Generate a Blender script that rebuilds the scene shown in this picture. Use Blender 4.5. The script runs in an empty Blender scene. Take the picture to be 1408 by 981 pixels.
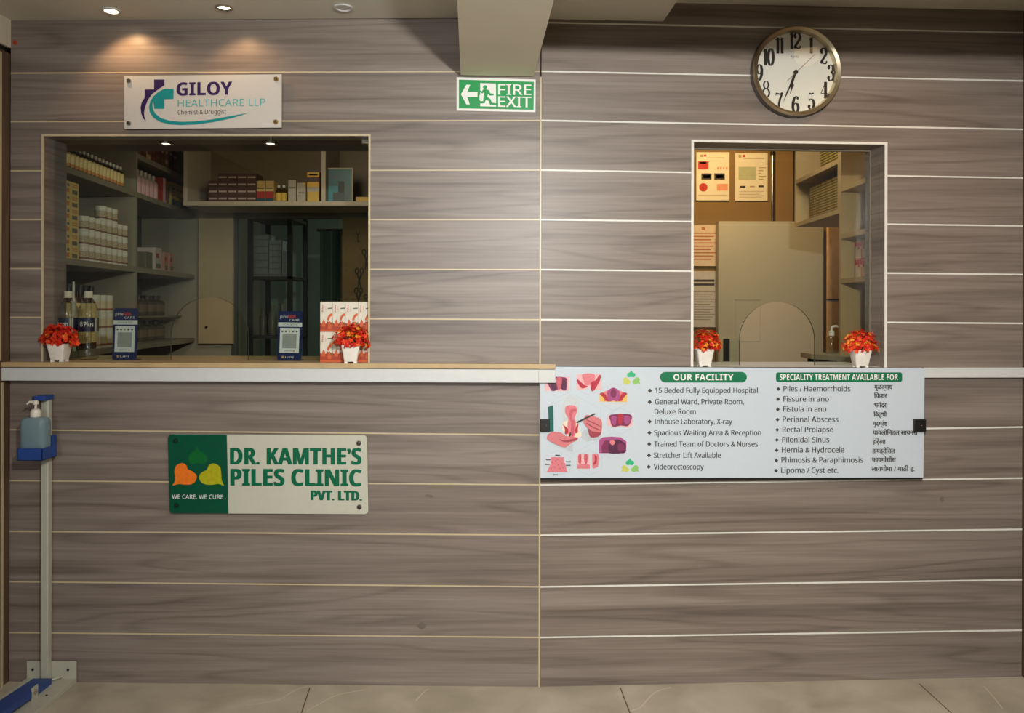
import bpy, bmesh, math, random
from mathutils import Vector, Matrix
S = bpy.context.scene
COL = S.collection
rnd = random.Random(7)
PI = math.pi
# ------------------------------------------------------------------ camera, light, exposure
FOC = 1100.0; PX0, PY0 = 704.0, 425.0        # focal length and principal point, in 1408x981 pixels (vertical shift lens)
EYE = 1.30
YAW, ROLL = math.radians(-0.86), math.radians(0.15)
F_ = Vector((math.sin(YAW), math.cos(YAW), 0))
R0 = Vector((math.cos(YAW), -math.sin(YAW), 0)); U0 = Vector((0, 0, 1))
R_ = R0 * math.cos(ROLL) + U0 * math.sin(ROLL)
U_ = U0 * math.cos(ROLL) - R0 * math.sin(ROLL)
C_ = -2.75 * F_ - 0.0975 * R0 + Vector((0, 0, EYE))
cd = bpy.data.cameras.new('camera'); cam = bpy.data.objects.new('camera', cd); COL.objects.link(cam)
cd.sensor_fit = 'HORIZONTAL'; cd.sensor_width = 36.0; cd.lens = FOC / 1408 * 36.0
cd.shift_y = -(490.5 - PY0) / 1408.0; cd.clip_start = 0.02
mw = Matrix.Identity(4)
for i in range(3):
    mw[i][0], mw[i][1], mw[i][2], mw[i][3] = R_[i], U_[i], -F_[i], C_[i]
cam.matrix_world = mw
S.camera = cam
BETA = math.radians(3.76)                     # the right half of the wall turns away a little
S.view_settings.view_transform = 'Standard'; S.view_settings.look = 'None'
S.view_settings.gamma = 1.0; S.view_settings.use_curve_mapping = False
S.view_settings.exposure = 0.0
w = bpy.data.worlds.new('world'); S.world = w; w.use_nodes = True
w.node_tree.nodes['Background'].inputs[0].default_value = (0.9, 0.95, 1, 1)
w.node_tree.nodes['Background'].inputs[1].default_value = 0.02

def light(name, kind, loc, energy, color, size=0.1, target=None, spot=None, blend=0.5, size_y=None):
    l = bpy.data.lights.new(name, kind); l.energy = energy; l.color = color
    if kind == 'AREA':
        l.size = size
        if size_y: l.shape = 'RECTANGLE'; l.size_y = size_y
    else: l.shadow_soft_size = size
    if kind == 'SPOT': l.spot_size = math.radians(spot); l.spot_blend = blend
    o = bpy.data.objects.new(name, l); COL.objects.link(o); o.location = loc
    if target is not None:
        o.rotation_euler = (Vector(target) - Vector(loc)).to_track_quat('-Z', 'Y').to_euler()
    return o
KEY = light('photo_flash', 'SPOT', (0.15, -2.55, 1.88), 205.0, (1.0, 0.972, 0.925), 0.03, (0.48, 0.0, 1.16), 126, 1.0)
SHEEN = light('sheen_fill', 'AREA', (-0.6, -4.7, 1.75), 9.0, (0.94, 0.97, 1.0), 0.9, (-0.1, 0.0, 1.35), size_y=1.3)  # unseen area lamp added behind the camera to put sheen on the laminate
SHEEN.data.spread = math.radians(75)
ROOM = light('room_fill', 'AREA', (0.7, -2.15, 2.28), 21.5, (1.0, 0.94, 0.85), 1.8, (0.6, -2.15, 0.0), size_y=0.9)  # area lamp added out of view under the ceiling, for fill and floor bounce
COVE = light('cove_lamp', 'SPOT', (1.15, -0.42, 2.34), 9.0, (1.0, 0.62, 0.28), 0.05, (1.15, -0.3, 0.0), 150, 0.8)
PHAR = light('pharmacy_lamp', 'AREA', (-1.0, 0.45, 2.04), 3.2, (1.0, 0.88, 0.66), 0.28, (-1.2, 2.0, 0.9))
BACK = light('store_lamp', 'AREA', (-0.75, 2.35, 2.36), 7.0, (0.85, 1.0, 0.92), 0.4, (-0.7, 3.4, 0.6))
RECW = light('reception_lamp', 'SPOT', (1.02, 1.55, 2.38), 46.0, (1.0, 0.62, 0.26), 0.05, (1.15, 2.2, 1.6), 150, 0.7)
RECF = light('reception_panel', 'AREA', (1.05, 0.75, 2.36), 6.5, (1.0, 0.91, 0.77), 0.4, (1.1, 1.3, 0.6))

# ------------------------------------------------------------------ pixel -> place helpers
def ray(x, y):
    return F_ + ((x - PX0) / FOC) * R_ + ((PY0 - y) / FOC) * U_
def W(x, y, Z):
    return C_ + Z * ray(x, y)
FR = {'L': 0.0, 'R': BETA}
def P(side, x, y, d=0.0):
    """point on the plane d in front of the left or right wall, in that wall's own (u, z)"""
    b = FR[side]; u = Vector((math.cos(b), math.sin(b), 0)); n = Vector((-math.sin(b), math.cos(b), 0))
    r = ray(x, y); t = (-d - C_.dot(n)) / r.dot(n); p = C_ + t * r
    return p.dot(u), p.z
def loc(side, u, d, z):
    b = FR[side]
    return Vector((u * math.cos(b) + d * math.sin(b), u * math.sin(b) - d * math.cos(b), z))

# ------------------------------------------------------------------ materials
MATS = {}
def lin(c):
    return tuple(((v / 255) / 12.92 if v / 255 <= 0.04045 else ((v / 255 + 0.055) / 1.055) ** 2.4) for v in c)
def mat(name, rgb, rough=0.5, metal=0.0, var=0.06, scale=40.0, emit=0.0, trans=0.0, ior=1.45, coat=0.0, bump=0.0):
    if name in MATS: return MATS[name]
    m = bpy.data.materials.new(name); m.use_nodes = True; nt = m.node_tree; b = nt.nodes['Principled BSDF']
    c = lin(rgb)
    tc = nt.nodes.new('ShaderNodeTexCoord'); nz = nt.nodes.new('ShaderNodeTexNoise')
    nz.inputs['Scale'].default_value = scale; nz.inputs['Detail'].default_value = 3
    nt.links.new(tc.outputs['Object'], nz.inputs['Vector'])
    rp = nt.nodes.new('ShaderNodeValToRGB')
    rp.color_ramp.elements[0].position = 0.3; rp.color_ramp.elements[1].position = 0.7
    rp.color_ramp.elements[0].color = (*[v * (1 - var) for v in c], 1)
    rp.color_ramp.elements[1].color = (*[min(1, v * (1 + var)) for v in c], 1)
    nt.links.new(nz.outputs['Fac'], rp.inputs['Fac']); nt.links.new(rp.outputs['Color'], b.inputs['Base Color'])
    b.inputs['Roughness'].default_value = rough; b.inputs['Metallic'].default_value = metal
    b.inputs['IOR'].default_value = ior; b.inputs['Coat Weight'].default_value = coat
    if trans: b.inputs['Transmission Weight'].default_value = trans
    if emit:
        b.inputs['Emission Color'].default_value = (*c, 1); b.inputs['Emission Strength'].default_value = emit
    if bump:
        bp = nt.nodes.new('ShaderNodeBump'); bp.inputs['Strength'].default_value = bump; bp.inputs['Distance'].default_value = 0.002
        nt.links.new(nz.outputs['Fac'], bp.inputs['Height']); nt.links.new(bp.outputs['Normal'], b.inputs['Normal'])
    MATS[name] = m
    return m
def wood_mat(name, dark, mid, pale, rough):
    m = bpy.data.materials.new(name); m.use_nodes = True; nt = m.node_tree; b = nt.nodes['Principled BSDF']
    N = nt.nodes.new; L = nt.links.new
    tc = N('ShaderNodeTexCoord')
    def noise(detail, dist, stretch, rg=0.6):
        mp = N('ShaderNodeMapping'); mp.inputs['Scale'].default_value = stretch
        L(tc.outputs['UV'], mp.inputs['Vector'])
        n = N('ShaderNodeTexNoise'); n.inputs['Scale'].default_value = 1.0; n.inputs['Detail'].default_value = detail
        n.inputs['Distortion'].default_value = dist; n.inputs['Roughness'].default_value = rg
        L(mp.outputs['Vector'], n.inputs['Vector']); return n
    def math_(op, a, v):
        q = N('ShaderNodeMath'); q.operation = op; L(a, q.inputs[0]); q.inputs[1].default_value = v; return q.outputs[0]
    def mix(a, c, f):
        q = N('ShaderNodeMix'); q.data_type = 'FLOAT'; q.inputs[0].default_value = f; L(a, q.inputs[2]); L(c, q.inputs[3]); return q.outputs[0]
    broad = noise(5, 0.6, (0.55, 16, 1)); fine = noise(3, 0.1, (3.0, 130, 1)); rings = noise(2.0, 0.2, (0.42, 6.0, 1), 0.5)
    # growth lines: contour lines of a slow noise
    c = math_('PINGPONG', math_('MULTIPLY', rings.outputs['Fac'], 9.0), 0.5)
    c = math_('MINIMUM', math_('MULTIPLY', c, 5.0), 1.0)
    v = mix(mix(broad.outputs['Fac'], fine.outputs['Fac'], 0.32), c, 0.10)
    r = N('ShaderNodeValToRGB'); r.color_ramp.elements[0].position = 0.35; r.color_ramp.elements[1].position = 0.70
    e = r.color_ramp.elements.new(0.53)
    r.color_ramp.elements[0].color = (*lin(dark), 1); e.color = (*lin(mid), 1); r.color_ramp.elements[2].color = (*lin(pale), 1)
    L(v, r.inputs['Fac']); L(r.outputs['Color'], b.inputs['Base Color'])
    b.inputs['Roughness'].default_value = rough; b.inputs['Specular IOR Level'].default_value = 0.42
    bp = N('ShaderNodeBump'); bp.inputs['Strength'].default_value = 0.10; bp.inputs['Distance'].default_value = 0.001
    L(fine.outputs['Fac'], bp.inputs['Height']); L(bp.outputs['Normal'], b.inputs['Normal'])
    return m
WOOD = wood_mat('grey_brown_laminate', (99, 88, 80), (127, 115, 106), (147, 136, 127), 0.40)
def glass_mat(name, tint, strength=1.0):
    m = bpy.data.materials.new(name); m.use_nodes = True; nt = m.node_tree; nt.nodes.clear()
    N = nt.nodes.new; L = nt.links.new
    o = N('ShaderNodeOutputMaterial'); t = N('ShaderNodeBsdfTransparent'); g = N('ShaderNodeBsdfGlossy'); f = N('ShaderNodeLayerWeight'); f.inputs['Blend'].default_value = 0.5; mx = N('ShaderNodeMixShader')
    t.inputs[0].default_value = (*tint, 1); g.inputs['Roughness'].default_value = 0.0; 
    pw = N('ShaderNodeMath'); pw.operation = 'POWER'; pw.inputs[1].default_value = 4.0
    mu = N('ShaderNodeMath'); mu.operation = 'MULTIPLY_ADD'; mu.inputs[1].default_value = 0.9; mu.inputs[2].default_value = 0.035 * strength
    L(f.outputs['Facing'], pw.inputs[0]); L(pw.outputs[0], mu.inputs[0]); L(mu.outputs[0], mx.inputs[0]); L(t.outputs[0], mx.inputs[1]); L(g.outputs[0], mx.inputs[2]); L(mx.outputs[0], o.inputs[0])
    return m
GLASS = glass_mat('window_glass', (0.89, 0.915, 0.89), 1.0)
CLEAR = glass_mat('clear_plastic', (0.90, 0.91, 0.88), 2.2)
EDGE = mat('glass_edge', (70, 78, 66), 0.2)
CREAM = mat('cream_inlay', (200, 184, 150), 0.35)
WHITELINE = mat('white_inlay', (226, 224, 216), 0.35)
PAINT = mat('beige_paint', (228, 220, 198), 0.75, var=0.03, scale=6)
CEIL = mat('ceiling_paint', (216, 212, 198), 0.8, var=0.02, scale=5)
WHITE = mat('white_laminate', (206, 208, 205), 0.35, var=0.02)
WHITEP = mat('white_print', (232, 232, 226), 0.45, var=0.01)
BLACK = mat('black_print', (32, 30, 30), 0.5)
CHROME = mat('chrome', (200, 196, 186), 0.18, 1.0, var=0.02)
DARK = mat('dark_plastic', (26, 26, 24), 0.45)

# ------------------------------------------------------------------ mesh builder
class M:
    def __init__(s): s.v = []; s.f = []; s.m = []; s.uv = {}; s.mats = []; s.T = Matrix.Identity(4)
    def mi(s, m):
        if m not in s.mats: s.mats.append(m)
        return s.mats.index(m)
    def add(s, vs, fs, m, uv=None):
        o = len(s.v); s.v += [tuple(s.T @ Vector(p)) for p in vs]; k = s.mi(m)
        for f in fs:
            if uv is not None: s.uv[len(s.f)] = [uv[i] for i in f]
            s.f.append(tuple(i + o for i in f)); s.m.append(k)
        return s
    def box(s, x0, x1, y0, y1, z0, z1, m):
        a = [(x, y, z) for z in (z0, z1) for y in (y0, y1) for x in (x0, x1)]
        return s.add(a, [(0, 2, 3, 1), (4, 5, 7, 6), (0, 1, 5, 4), (2, 6, 7, 3), (0, 4, 6, 2), (1, 3, 7, 5)], m)
    def poly(s, pts, m): return s.add(pts, [tuple(range(len(pts)))], m)
    def prism(s, pts, off, m):
        n = len(pts); o = Vector(off); q = [tuple(Vector(p) + o) for p in pts]
        return s.add(list(pts) + q, [tuple(range(n)), tuple(range(2 * n - 1, n - 1, -1))] + [(i, (i + 1) % n, n + (i + 1) % n, n + i) for i in range(n)], m)
    def lathe(s, prof, m, n=20, c=(0, 0, 0), axis='Z', mats=None):
        vs = []; 
        for r, h in prof:
            for i in range(n):
                a = 2 * PI * i / n
                if axis == 'Z': vs.append((c[0] + r * math.cos(a), c[1] + r * math.sin(a), c[2] + h))
                elif axis == 'Y': vs.append((c[0] + r * math.cos(a), c[1] + h, c[2] + r * math.sin(a)))
                else: vs.append((c[0] + h, c[1] + r * math.cos(a), c[2] + r * math.sin(a)))
        k = len(prof)
        for j in range(k - 1):
            fs = [(j * n + i, j * n + (i + 1) % n, (j + 1) * n + (i + 1) % n, (j + 1) * n + i) for i in range(n)]
            if j == 0: s.add(vs, fs, mats[j] if mats else m); base = len(s.v) - len(vs)
            else:
                q = s.mi(mats[j] if mats else m)
                for f in fs: s.f.append(tuple(i + base for i in f)); s.m.append(q)
        q = s.mi(mats[0] if mats else m)
        if prof[0][0] > 1e-6: s.f.append(tuple(base + i for i in range(n))[::-1]); s.m.append(q)
        q = s.mi(mats[-1] if mats else m)
        if prof[-1][0] > 1e-6: s.f.append(tuple(base + (k - 1) * n + i for i in range(n))); s.m.append(q)
        return s
    def tube(s, pts, r, m, n=10):
        pts = [Vector(p) for p in pts]; rs = r if isinstance(r, (list, tuple)) else [r] * len(pts); vs = []
        up = None
        for i, p in enumerate(pts):
            t = (pts[min(i + 1, len(pts) - 1)] - pts[max(i - 1, 0)]).normalized()
            if up is None: up = Vector((0, 0, 1)) if abs(t.z) < 0.9 else Vector((0, 1, 0))
            a = t.cross(up).normalized(); b = a.cross(t).normalized(); up = b
            for k in range(n):
                q = 2 * PI * k / n; vs.append(tuple(p + rs[i] * (a * math.cos(q) + b * math.sin(q))))
        L = len(pts)
        fs = [(j * n + k, j * n + (k + 1) % n, (j + 1) * n + (k + 1) % n, (j + 1) * n + k) for j in range(L - 1) for k in range(n)]
        fs += [tuple(range(n))[::-1], tuple((L - 1) * n + k for k in range(n))]
        return s.add(vs, fs, m)
    def build(s, name, parent=None, bevel=0.0, smooth=True, label=None, fix=True):
        me = bpy.data.meshes.new(name); me.from_pydata(s.v, [], s.f)
        for m in s.mats: me.materials.append(m)
        me.polygons.foreach_set('material_index', s.m)
        if s.uv:
            ul = me.uv_layers.new(name='UVMap')
            for pi, us in s.uv.items():
                for li, u in zip(me.polygons[pi].loop_indices, us): ul.data[li].uv = u
        if fix:
            bm = bmesh.new(); bm.from_mesh(me); bmesh.ops.recalc_face_normals(bm, faces=bm.faces); bm.to_mesh(me); bm.free()
        if smooth:
            me.polygons.foreach_set('use_smooth', [True] * len(me.polygons)); me.set_sharp_from_angle(angle=0.7)
        o = bpy.data.objects.new(name, me); COL.objects.link(o)
        if parent is not None: o.parent = parent
        if bevel:
            md = o.modifiers.new('bevel', 'BEVEL'); md.width = bevel; md.segments = 2; md.limit_method = 'ANGLE'; md.angle_limit = 0.7
        if label: o['label'] = label
        return o
def tag(o, label, cat, group=None, kind=None):
    o['label'] = label; o['category'] = cat
    if group: o['group'] = group
    if kind: o['kind'] = kind
    return o
def thing(name, label, cat, at, rz=0.0, group=None):
    o = bpy.data.objects.new(name, None); COL.objects.link(o); o.location = at; o.rotation_euler = (0, 0, rz)
    o.empty_display_size = 0.05
    return tag(o, label, cat, group)
def struct(o):
    o['kind'] = 'structure'; return o
def dup(root, at, rz=0.0, label=None):
    r = root.copy(); COL.objects.link(r); r.location = at; r.rotation_euler = (0, 0, rz)
    if label: r['label'] = label
    for ch in root.children:
        c = ch.copy(); COL.objects.link(c); c.parent = r
        for g in ch.children:
            d = g.copy(); COL.objects.link(d); d.parent = c
    return r
ORD = ['first', 'second', 'third', 'fourth', 'fifth', 'sixth', 'seventh', 'eighth', 'ninth', 'tenth', 'eleventh', 'twelfth', 'thirteenth', 'fourteenth', 'fifteenth', 'sixteenth']

# ------------------------------------------------------------------ text
_tc = {}
def sans(s, bold):
    """letters from the plain sans block of the built-in fonts"""
    o = ''
    for c in s:
        if 'A' <= c <= 'Z': o += chr((0x1D5D4 if bold else 0x1D5A0) + ord(c) - 65)
        elif 'a' <= c <= 'z': o += chr((0x1D5EE if bold else 0x1D5BA) + ord(c) - 97)
        elif '0' <= c <= '9': o += chr((0x1D7EC if bold else 0x1D7E2) + ord(c) - 48)
        else: o += c
    return o
def glyphs(body, bold=0.0, spacing=1.0):
    k = (body, bold, spacing)
    if k in _tc: return _tc[k]
    def one(b):
        c = bpy.data.curves.new('t', 'FONT'); c.body = b; c.resolution_u = 4;  c.space_character = spacing
        o = bpy.data.objects.new('t', c); COL.objects.link(o); bpy.context.view_layer.update()
        me = bpy.data.meshes.new_from_object(o.evaluated_get(bpy.context.evaluated_depsgraph_get()))
        v = [tuple(q.co) for q in me.vertices]; f = [tuple(p.vertices) for p in me.polygons]
        bpy.data.objects.remove(o); bpy.data.curves.remove(c); bpy.data.meshes.remove(me)
        return v, f
    hv = bold >= 0.02
    if ('H', hv) not in _tc: _tc[('H', hv)] = one(sans('H', hv))[0]
    h = _tc[('H', hv)]
    v, f = one(sans(body, hv))
    x0 = min(p[0] for p in v); x1 = max(p[0] for p in v); cap = max(p[1] for p in h); low = min(p[1] for p in h)
    _tc[k] = ([((p[0] - x0) / (x1 - x0), (p[1] - low) / (cap - low)) for p in v], f)
    return _tc[k]
class Sheet:
    """a flat thing on one of the two walls: maps photograph pixels on its face to its own coordinates"""
    def __init__(s, side, x, y, d):
        s.side = side; s.d = d; s.u0, s.z0 = P(side, x, y, d); s.rz = FR[side]
        s.at = loc(side, s.u0, d, s.z0)
    def p(s, x, y, lift=0.0):
        u, z = P(s.side, x, y, s.d + lift); return (u - s.u0, -lift, z - s.z0)
    def poly(s, mb, pts, m, lift=0.0006): mb.poly([s.p(x, y, lift) for x, y in pts], m)
    def text(s, mb, body, x0, x1, y0, cap, m, y1=None, bold=0.0, lift=0.0008, spacing=1.0, strike=0.0):
        y1 = y0 if y1 is None else y1
        v, f = glyphs(body, bold, spacing)
        q = M() if mb is None or not isinstance(mb, M) else mb
        for n_, dx in enumerate((0.0, strike, -strike) if strike else (0.0,)):
            q.add([s.p(x0 + dx + (x1 - x0) * a, y0 + (y1 - y0) * a - cap * b, lift + 0.0001 * n_) for a, b in v], f, m)
        if not isinstance(mb, M): q.build('text_line', mb, smooth=False)
def rrect(x0, y0, x1, y1, r, n=5):
    o = []
    for cx, cy, a0 in ((x1 - r, y0 + r, -90), (x1 - r, y1 - r, 0), (x0 + r, y1 - r, 90), (x0 + r, y0 + r, 180)):
        for i in range(n + 1):
            a = math.radians(a0 + 90 * i / n); o.append((cx + r * math.cos(a), cy + r * math.sin(a)))
    return o
def smooth_poly(pts, n=4):
    o = []; L = len(pts)
    for i in range(L):
        p0, p1, p2, p3 = pts[i - 1], pts[i], pts[(i + 1) % L], pts[(i + 2) % L]
        for k in range(n):
            t = k / n
            o.append(tuple(0.5 * (2 * p1[j] + (p2[j] - p0[j]) * t + (2 * p0[j] - 5 * p1[j] + 4 * p2[j] - p3[j]) * t * t + (3 * p1[j] - p0[j] - 3 * p2[j] + p3[j]) * t ** 3) for j in (0, 1)))
    return o

# ------------------------------------------------------------------ the two wall halves
WT = 0.14
ZC = 2.298                                                 # lower ceiling
LTOP = 1.1135; RTOP = P('R', 1340, 506, 0.022)[1]          # counter tops
UL = P('L', 14, 425)[0]; UR = P('R', 1406, 425)[0]
def rect_px(side, x0, x1, y0):
    return P(side, x0, 340)[0], P(side, x1, 340)[0], P(side, (x0 + x1) / 2, y0)[1]
lw = (*rect_px('L', 59.5, 507.0, 187.0), LTOP - 0.02)
rw = (*rect_px('R', 953.0, 1216.5, 197.0), RTOP - 0.03)
def wall(name, side, u0, u1, ztop, win, grooves, gx, inlay, bottom_gap=0.0):
    wl, wr, wt, wb = win
    mb = M(); rz = FR[side]
    # core behind the facing
    for a in ((u0, wl, 0, ztop), (wr, u1, 0, ztop), (wl, wr, wt, ztop), (wl, wr, 0, wb)):
        pts = [(a[0], 0.0015, a[2]), (a[1], 0.0015, a[2]), (a[1], 0.0015, a[3]), (a[0], 0.0015, a[3])]
        n0 = len(mb.f); mb.prism(pts, (0, WT - 0.0015, 0), WOOD)
        for fi in range(n0, len(mb.f)):
            vs = [mb.v[i] for i in mb.f[fi]]
            mb.uv[fi] = [(q[0] + q[1] * 1.0 + 11, q[2]) for q in vs]
    lines = []
    for ya, yb in grooves:
        ua, za = P(side, gx[0], ya); ub, zb = P(side, gx[1], yb); k = (zb - za) / (ub - ua)
        lines.append((za - k * ua, k))
    bands = [(ztop, 0)] + lines + [(0, 0)]
    for i in range(len(bands) - 1):
        (c1, k1), (c0, k0) = bands[i], bands[i + 1]
        off = (rnd.uniform(0, 30), rnd.uniform(0, 30))
        for a, b, mid in ((u0, wl, 0), (wl, wr, 1), (wr, u1, 0)):
            segs = [(lambda u: c0 + k0 * u, lambda u: c1 + k1 * u)]
            if mid:
                segs = []
                m0, m1 = c0 + k0 * (a + b) / 2, c1 + k1 * (a + b) / 2
                if m1 > wt: segs.append((lambda u, m0=m0: max(c0 + k0 * u, wt), lambda u: max(wt, c1 + k1 * u)))
                if m0 < wb: segs.append((lambda u: min(c0 + k0 * u, wb), lambda u: min(c1 + k1 * u, wb)))
            for lo, hi in segs:
                pts = [(a, 0, lo(a)), (b, 0, lo(b)), (b, 0, hi(b)), (a, 0, hi(a))]
                mb.add(pts, [(0, 1, 2, 3)], WOOD, [(q[0] + off[0], q[2] + off[1]) for q in pts])
    hw = 0.0022 if side == 'L' else 0.0027
    for c, k in lines:
        for a, b, mid in ((u0, wl, 0), (wl, wr, 1), (wr, u1, 0)):
            zm = c + k * (a + b) / 2
            if mid and wb < zm < wt: continue
            mb.prism([(a, -0.0008, c + k * a - hw), (b, -0.0008, c + k * b - hw), (b, -0.0008, c + k * b + hw), (a, -0.0008, c + k * a + hw)], (0, 0.0012, 0), inlay)
        for ue, sg in ((wl, 1), (wr, -1)):
            z = c + k * ue
            if wb < z < wt: mb.box(min(ue, ue + sg * 0.0008), max(ue, ue + sg * 0.0008), 0, WT, z - 0.002, z + 0.002, MATS['dull_inlay'])
    for x, y, rx, ry in SMUDGE.get(side, ()):
        cu_, cz_ = P(side, x, y); mb.poly([(cu_ + (rx + 0.3 * rx * math.sin(a * 2.3)) * 0.0025 * math.cos(a * PI / 6), -0.0003, cz_ + ry * 0.0025 * math.sin(a * PI / 6)) for a in range(12)], SMUD)
    o = mb.build(name, fix=False, smooth=False); o.rotation_euler = (0, 0, rz)
    return struct(o)
mat('dull_inlay', (120, 110, 92), 0.5)
SMUD = mat('wall_stain', (110, 99, 91), 0.5)
SMUDGE = {'L': ((580, 861, 6, 5), (588, 682, 4, 2), (593, 683, 2.5, 2)), 'R': ((1295, 687, 3, 4), (1096, 805.5, 2, 1.2))}
GL = [(100.7, 98.2), (167.5, 165.8), (235, 234), (302.2, 302.2), (369.4, 371), (436.5, 439.7), (591.2, 598.5), (661.2, 667), (731, 736.3), (800.3, 807.3), (870.3, 877)]
GR = [(31, 44.5), (98.2, 110.8), (165.8, 177.6), (234, 244.5), (302.2, 310.6), (371, 377.4), (439.7, 444.8), (597.5, 588), (667, 658.2), (736.3, 728.5), (807.3, 798), (877, 867.4)]
wall('wall_facing_left', 'L', UL, -0.002, 2.32, lw, GL, (14, 740), CREAM)
wall('wall_facing_right', 'R', 0.002, UR, 2.42, rw, GR, (748, 1378), WHITELINE)
mb = M(); mb.box(-0.0032, 0.0022, -0.0012, 0.02, 0, ZC - 0.2, CREAM); mb.box(0.0022, 0.0048, -0.0004, 0.02, 0, ZC - 0.2, MATS['dull_inlay'])
struct(mb.build('trim_1', smooth=False))                   # upright joint strip between the two wall halves

# the room shell on the visitors' side
XL, XR, YB = UL, loc('R', UR, 0, 0).x + 0.003, -4.8
FLOOR = bpy.data.materials.new('marble_tile'); FLOOR.use_nodes = True
nt = FLOOR.node_tree; b = nt.nodes['Principled BSDF']; N = nt.nodes.new; L = nt.links.new
tc = N('ShaderNodeTexCoord'); nz = N('ShaderNodeTexNoise'); nz.inputs['Scale'].default_value = 5; nz.inputs['Detail'].default_value = 8; nz.inputs['Distortion'].default_value = 0.6
rp = N('ShaderNodeValToRGB'); rp.color_ramp.elements[0].position = 0.3; rp.color_ramp.elements[1].position = 0.72
rp.color_ramp.elements[0].color = (*lin((164, 155, 136)), 1); rp.color_ramp.elements[1].color = (*lin((196, 187, 168)), 1)
L(tc.outputs['Object'], nz.inputs['Vector']); L(nz.outputs['Fac'], rp.inputs['Fac']); L(rp.outputs['Color'], b.inputs['Base Color']); b.inputs['Roughness'].default_value = 0.3
def fl(x, y):
    r = ray(x, y); t = -EYE / r.z; return (C_ + t * r)
mb = M(); mb.box(XL - 1.2, XR + 0.4, YB, 4.2, -0.06, 0, FLOOR)
GROUT = mat('tile_grout', (104, 86, 60), 0.8); VEIN = mat('tile_vein', (206, 196, 172), 0.3)
def floor_strip(pts, wd, m, z=0.0006):
    pts = [Vector((p.x, p.y, 0)) for p in pts]
    for i in range(len(pts) - 1):
        t = (pts[i + 1] - pts[i]).normalized(); n = Vector((-t.y, t.x, 0)) * wd / 2
        mb.add([(q.x, q.y, z) for q in (pts[i] - n, pts[i + 1] - n, pts[i + 1] + n, pts[i] + n)], [(0, 1, 2, 3)], m)
for (xa, ya, xb, yb) in ((426, 946.5, 414.5, 981), (853, 946.5, 866, 981), (1264, 941, 1308, 981)):
    a, c = fl(xa, ya), fl(xb, yb); c = a + (c - a).normalized() * 3.5
    floor_strip([a, c], 0.004, GROUT)
for ch in ([(340, 969), (362, 967), (385, 962), (400, 953), (412, 947), (418, 946.5)], [(424, 979), (440, 968), (462, 957), (480, 953), (500, 951)],
           [(866, 977), (880, 974), (889, 964), (902, 952), (924, 947)], [(572, 965), (580, 955), (590, 948)], [(1352, 944), (1367, 960), (1380, 978)]):
    q = smooth_poly(ch, 3)[:3 * (len(ch) - 1)]
    floor_strip([fl(*p) for p in q], 0.005, VEIN, 0.0004)
struct(mb.build('floor', smooth=False, fix=False))
# beam that runs out from the wall, ceiling, and the raised part to its right
ZB = P('R', 690, 105)[1]
bl = P('R', 633.5, 105)[0]; br = P('R', 733.5, 105)[0]; cu = P('R', 912, 32)[0]
def ruvbox(mb, u0, u1, d0, d1, z0, z1, m):
    pts = [loc('R', u, d, 0) for u, d in ((u0, d0), (u1, d0), (u1, d1), (u0, d1))]
    mb.prism([(q.x, q.y, z0) for q in pts], (0, 0, z1 - z0), m)
mb = M(); ruvbox(mb, bl, br, -0.05 + 0.055, 4.6, ZB, 2.5, PAINT); struct(mb.build('trim_2', smooth=False))
mb = M()
bm0 = (bl + br) / 2; q1, q2 = loc('R', bm0, 0.002, ZC), loc('R', bm0, 4.6, ZC)
mb.prism([(XL - 0.02, 0.002, ZC), tuple(q1), tuple(q2), (XL - 0.02, q2.y, ZC)], (0, 0, 0.03), CEIL)
o = struct(mb.build('ceiling', smooth=False))
mb = M(); ruvbox(mb, br - 0.1, cu, 0.0, 4.6, ZC, ZC + 0.15, CEIL); struct(mb.build('trim_3', smooth=False))
mb = M(); ruvbox(mb, cu + 0.0005, UR + 0.1, -0.02, 0.9, 2.363, 2.42, CEIL)
ruvbox(mb, cu + 0.0005, UR + 0.1, 0.9005, 4.6, ZC, ZC + 0.15, CEIL)
struct(mb.build('trim_4', smooth=False))
mb = M(); ruvbox(mb, br - 0.01, UR + 0.1, 1.02, 1.12, 2.068, ZC - 0.0005, PAINT); struct(mb.build('trim_5', smooth=False))
# side walls and the wall behind
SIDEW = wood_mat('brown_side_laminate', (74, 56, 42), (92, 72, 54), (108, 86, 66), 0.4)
mb = M()
zt = P('L', 14, 66)[1]
mb.box(XL - 0.06, XL, YB, -0.036, 0, zt - 0.02, SIDEW); mb.box(XL - 0.06, XL - 0.002, -0.036, 0.0, 0, zt - 0.02, SIDEW)
for i, p in enumerate(mb.f): mb.uv[i] = [(mb.v[k][2], mb.v[k][1] + mb.v[k][0]) for k in p]
mb.box(XL - 0.06, XL, YB, -0.0, zt, 2.33, PAINT); mb.box(XL - 0.06, XL - 0.01, YB, 0.0, zt - 0.02, zt, DARK)
struct(mb.build('wall_side_left', smooth=False, fix=False))
mb = M(); mb.box(XL - 0.001, XL + 0.0025, -0.047, -0.036, 0, LTOP - 0.07, CREAM); mb.box(XL - 0.001, XL + 0.0025, -0.06, -0.05, LTOP + 0.005, zt - 0.03, CREAM)
struct(mb.build('trim_6', smooth=False))
mb = M(); mb.box(XR, XR + 0.06, YB, 0.5, 0, 2.45, SIDEW); struct(mb.build('wall_side_right', smooth=False))
mb = M(); mb.box(XL - 0.06, XR + 0.06, YB - 0.08, YB, 0, 2.45, PAINT); struct(mb.build('wall_behind', smooth=False))

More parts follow.
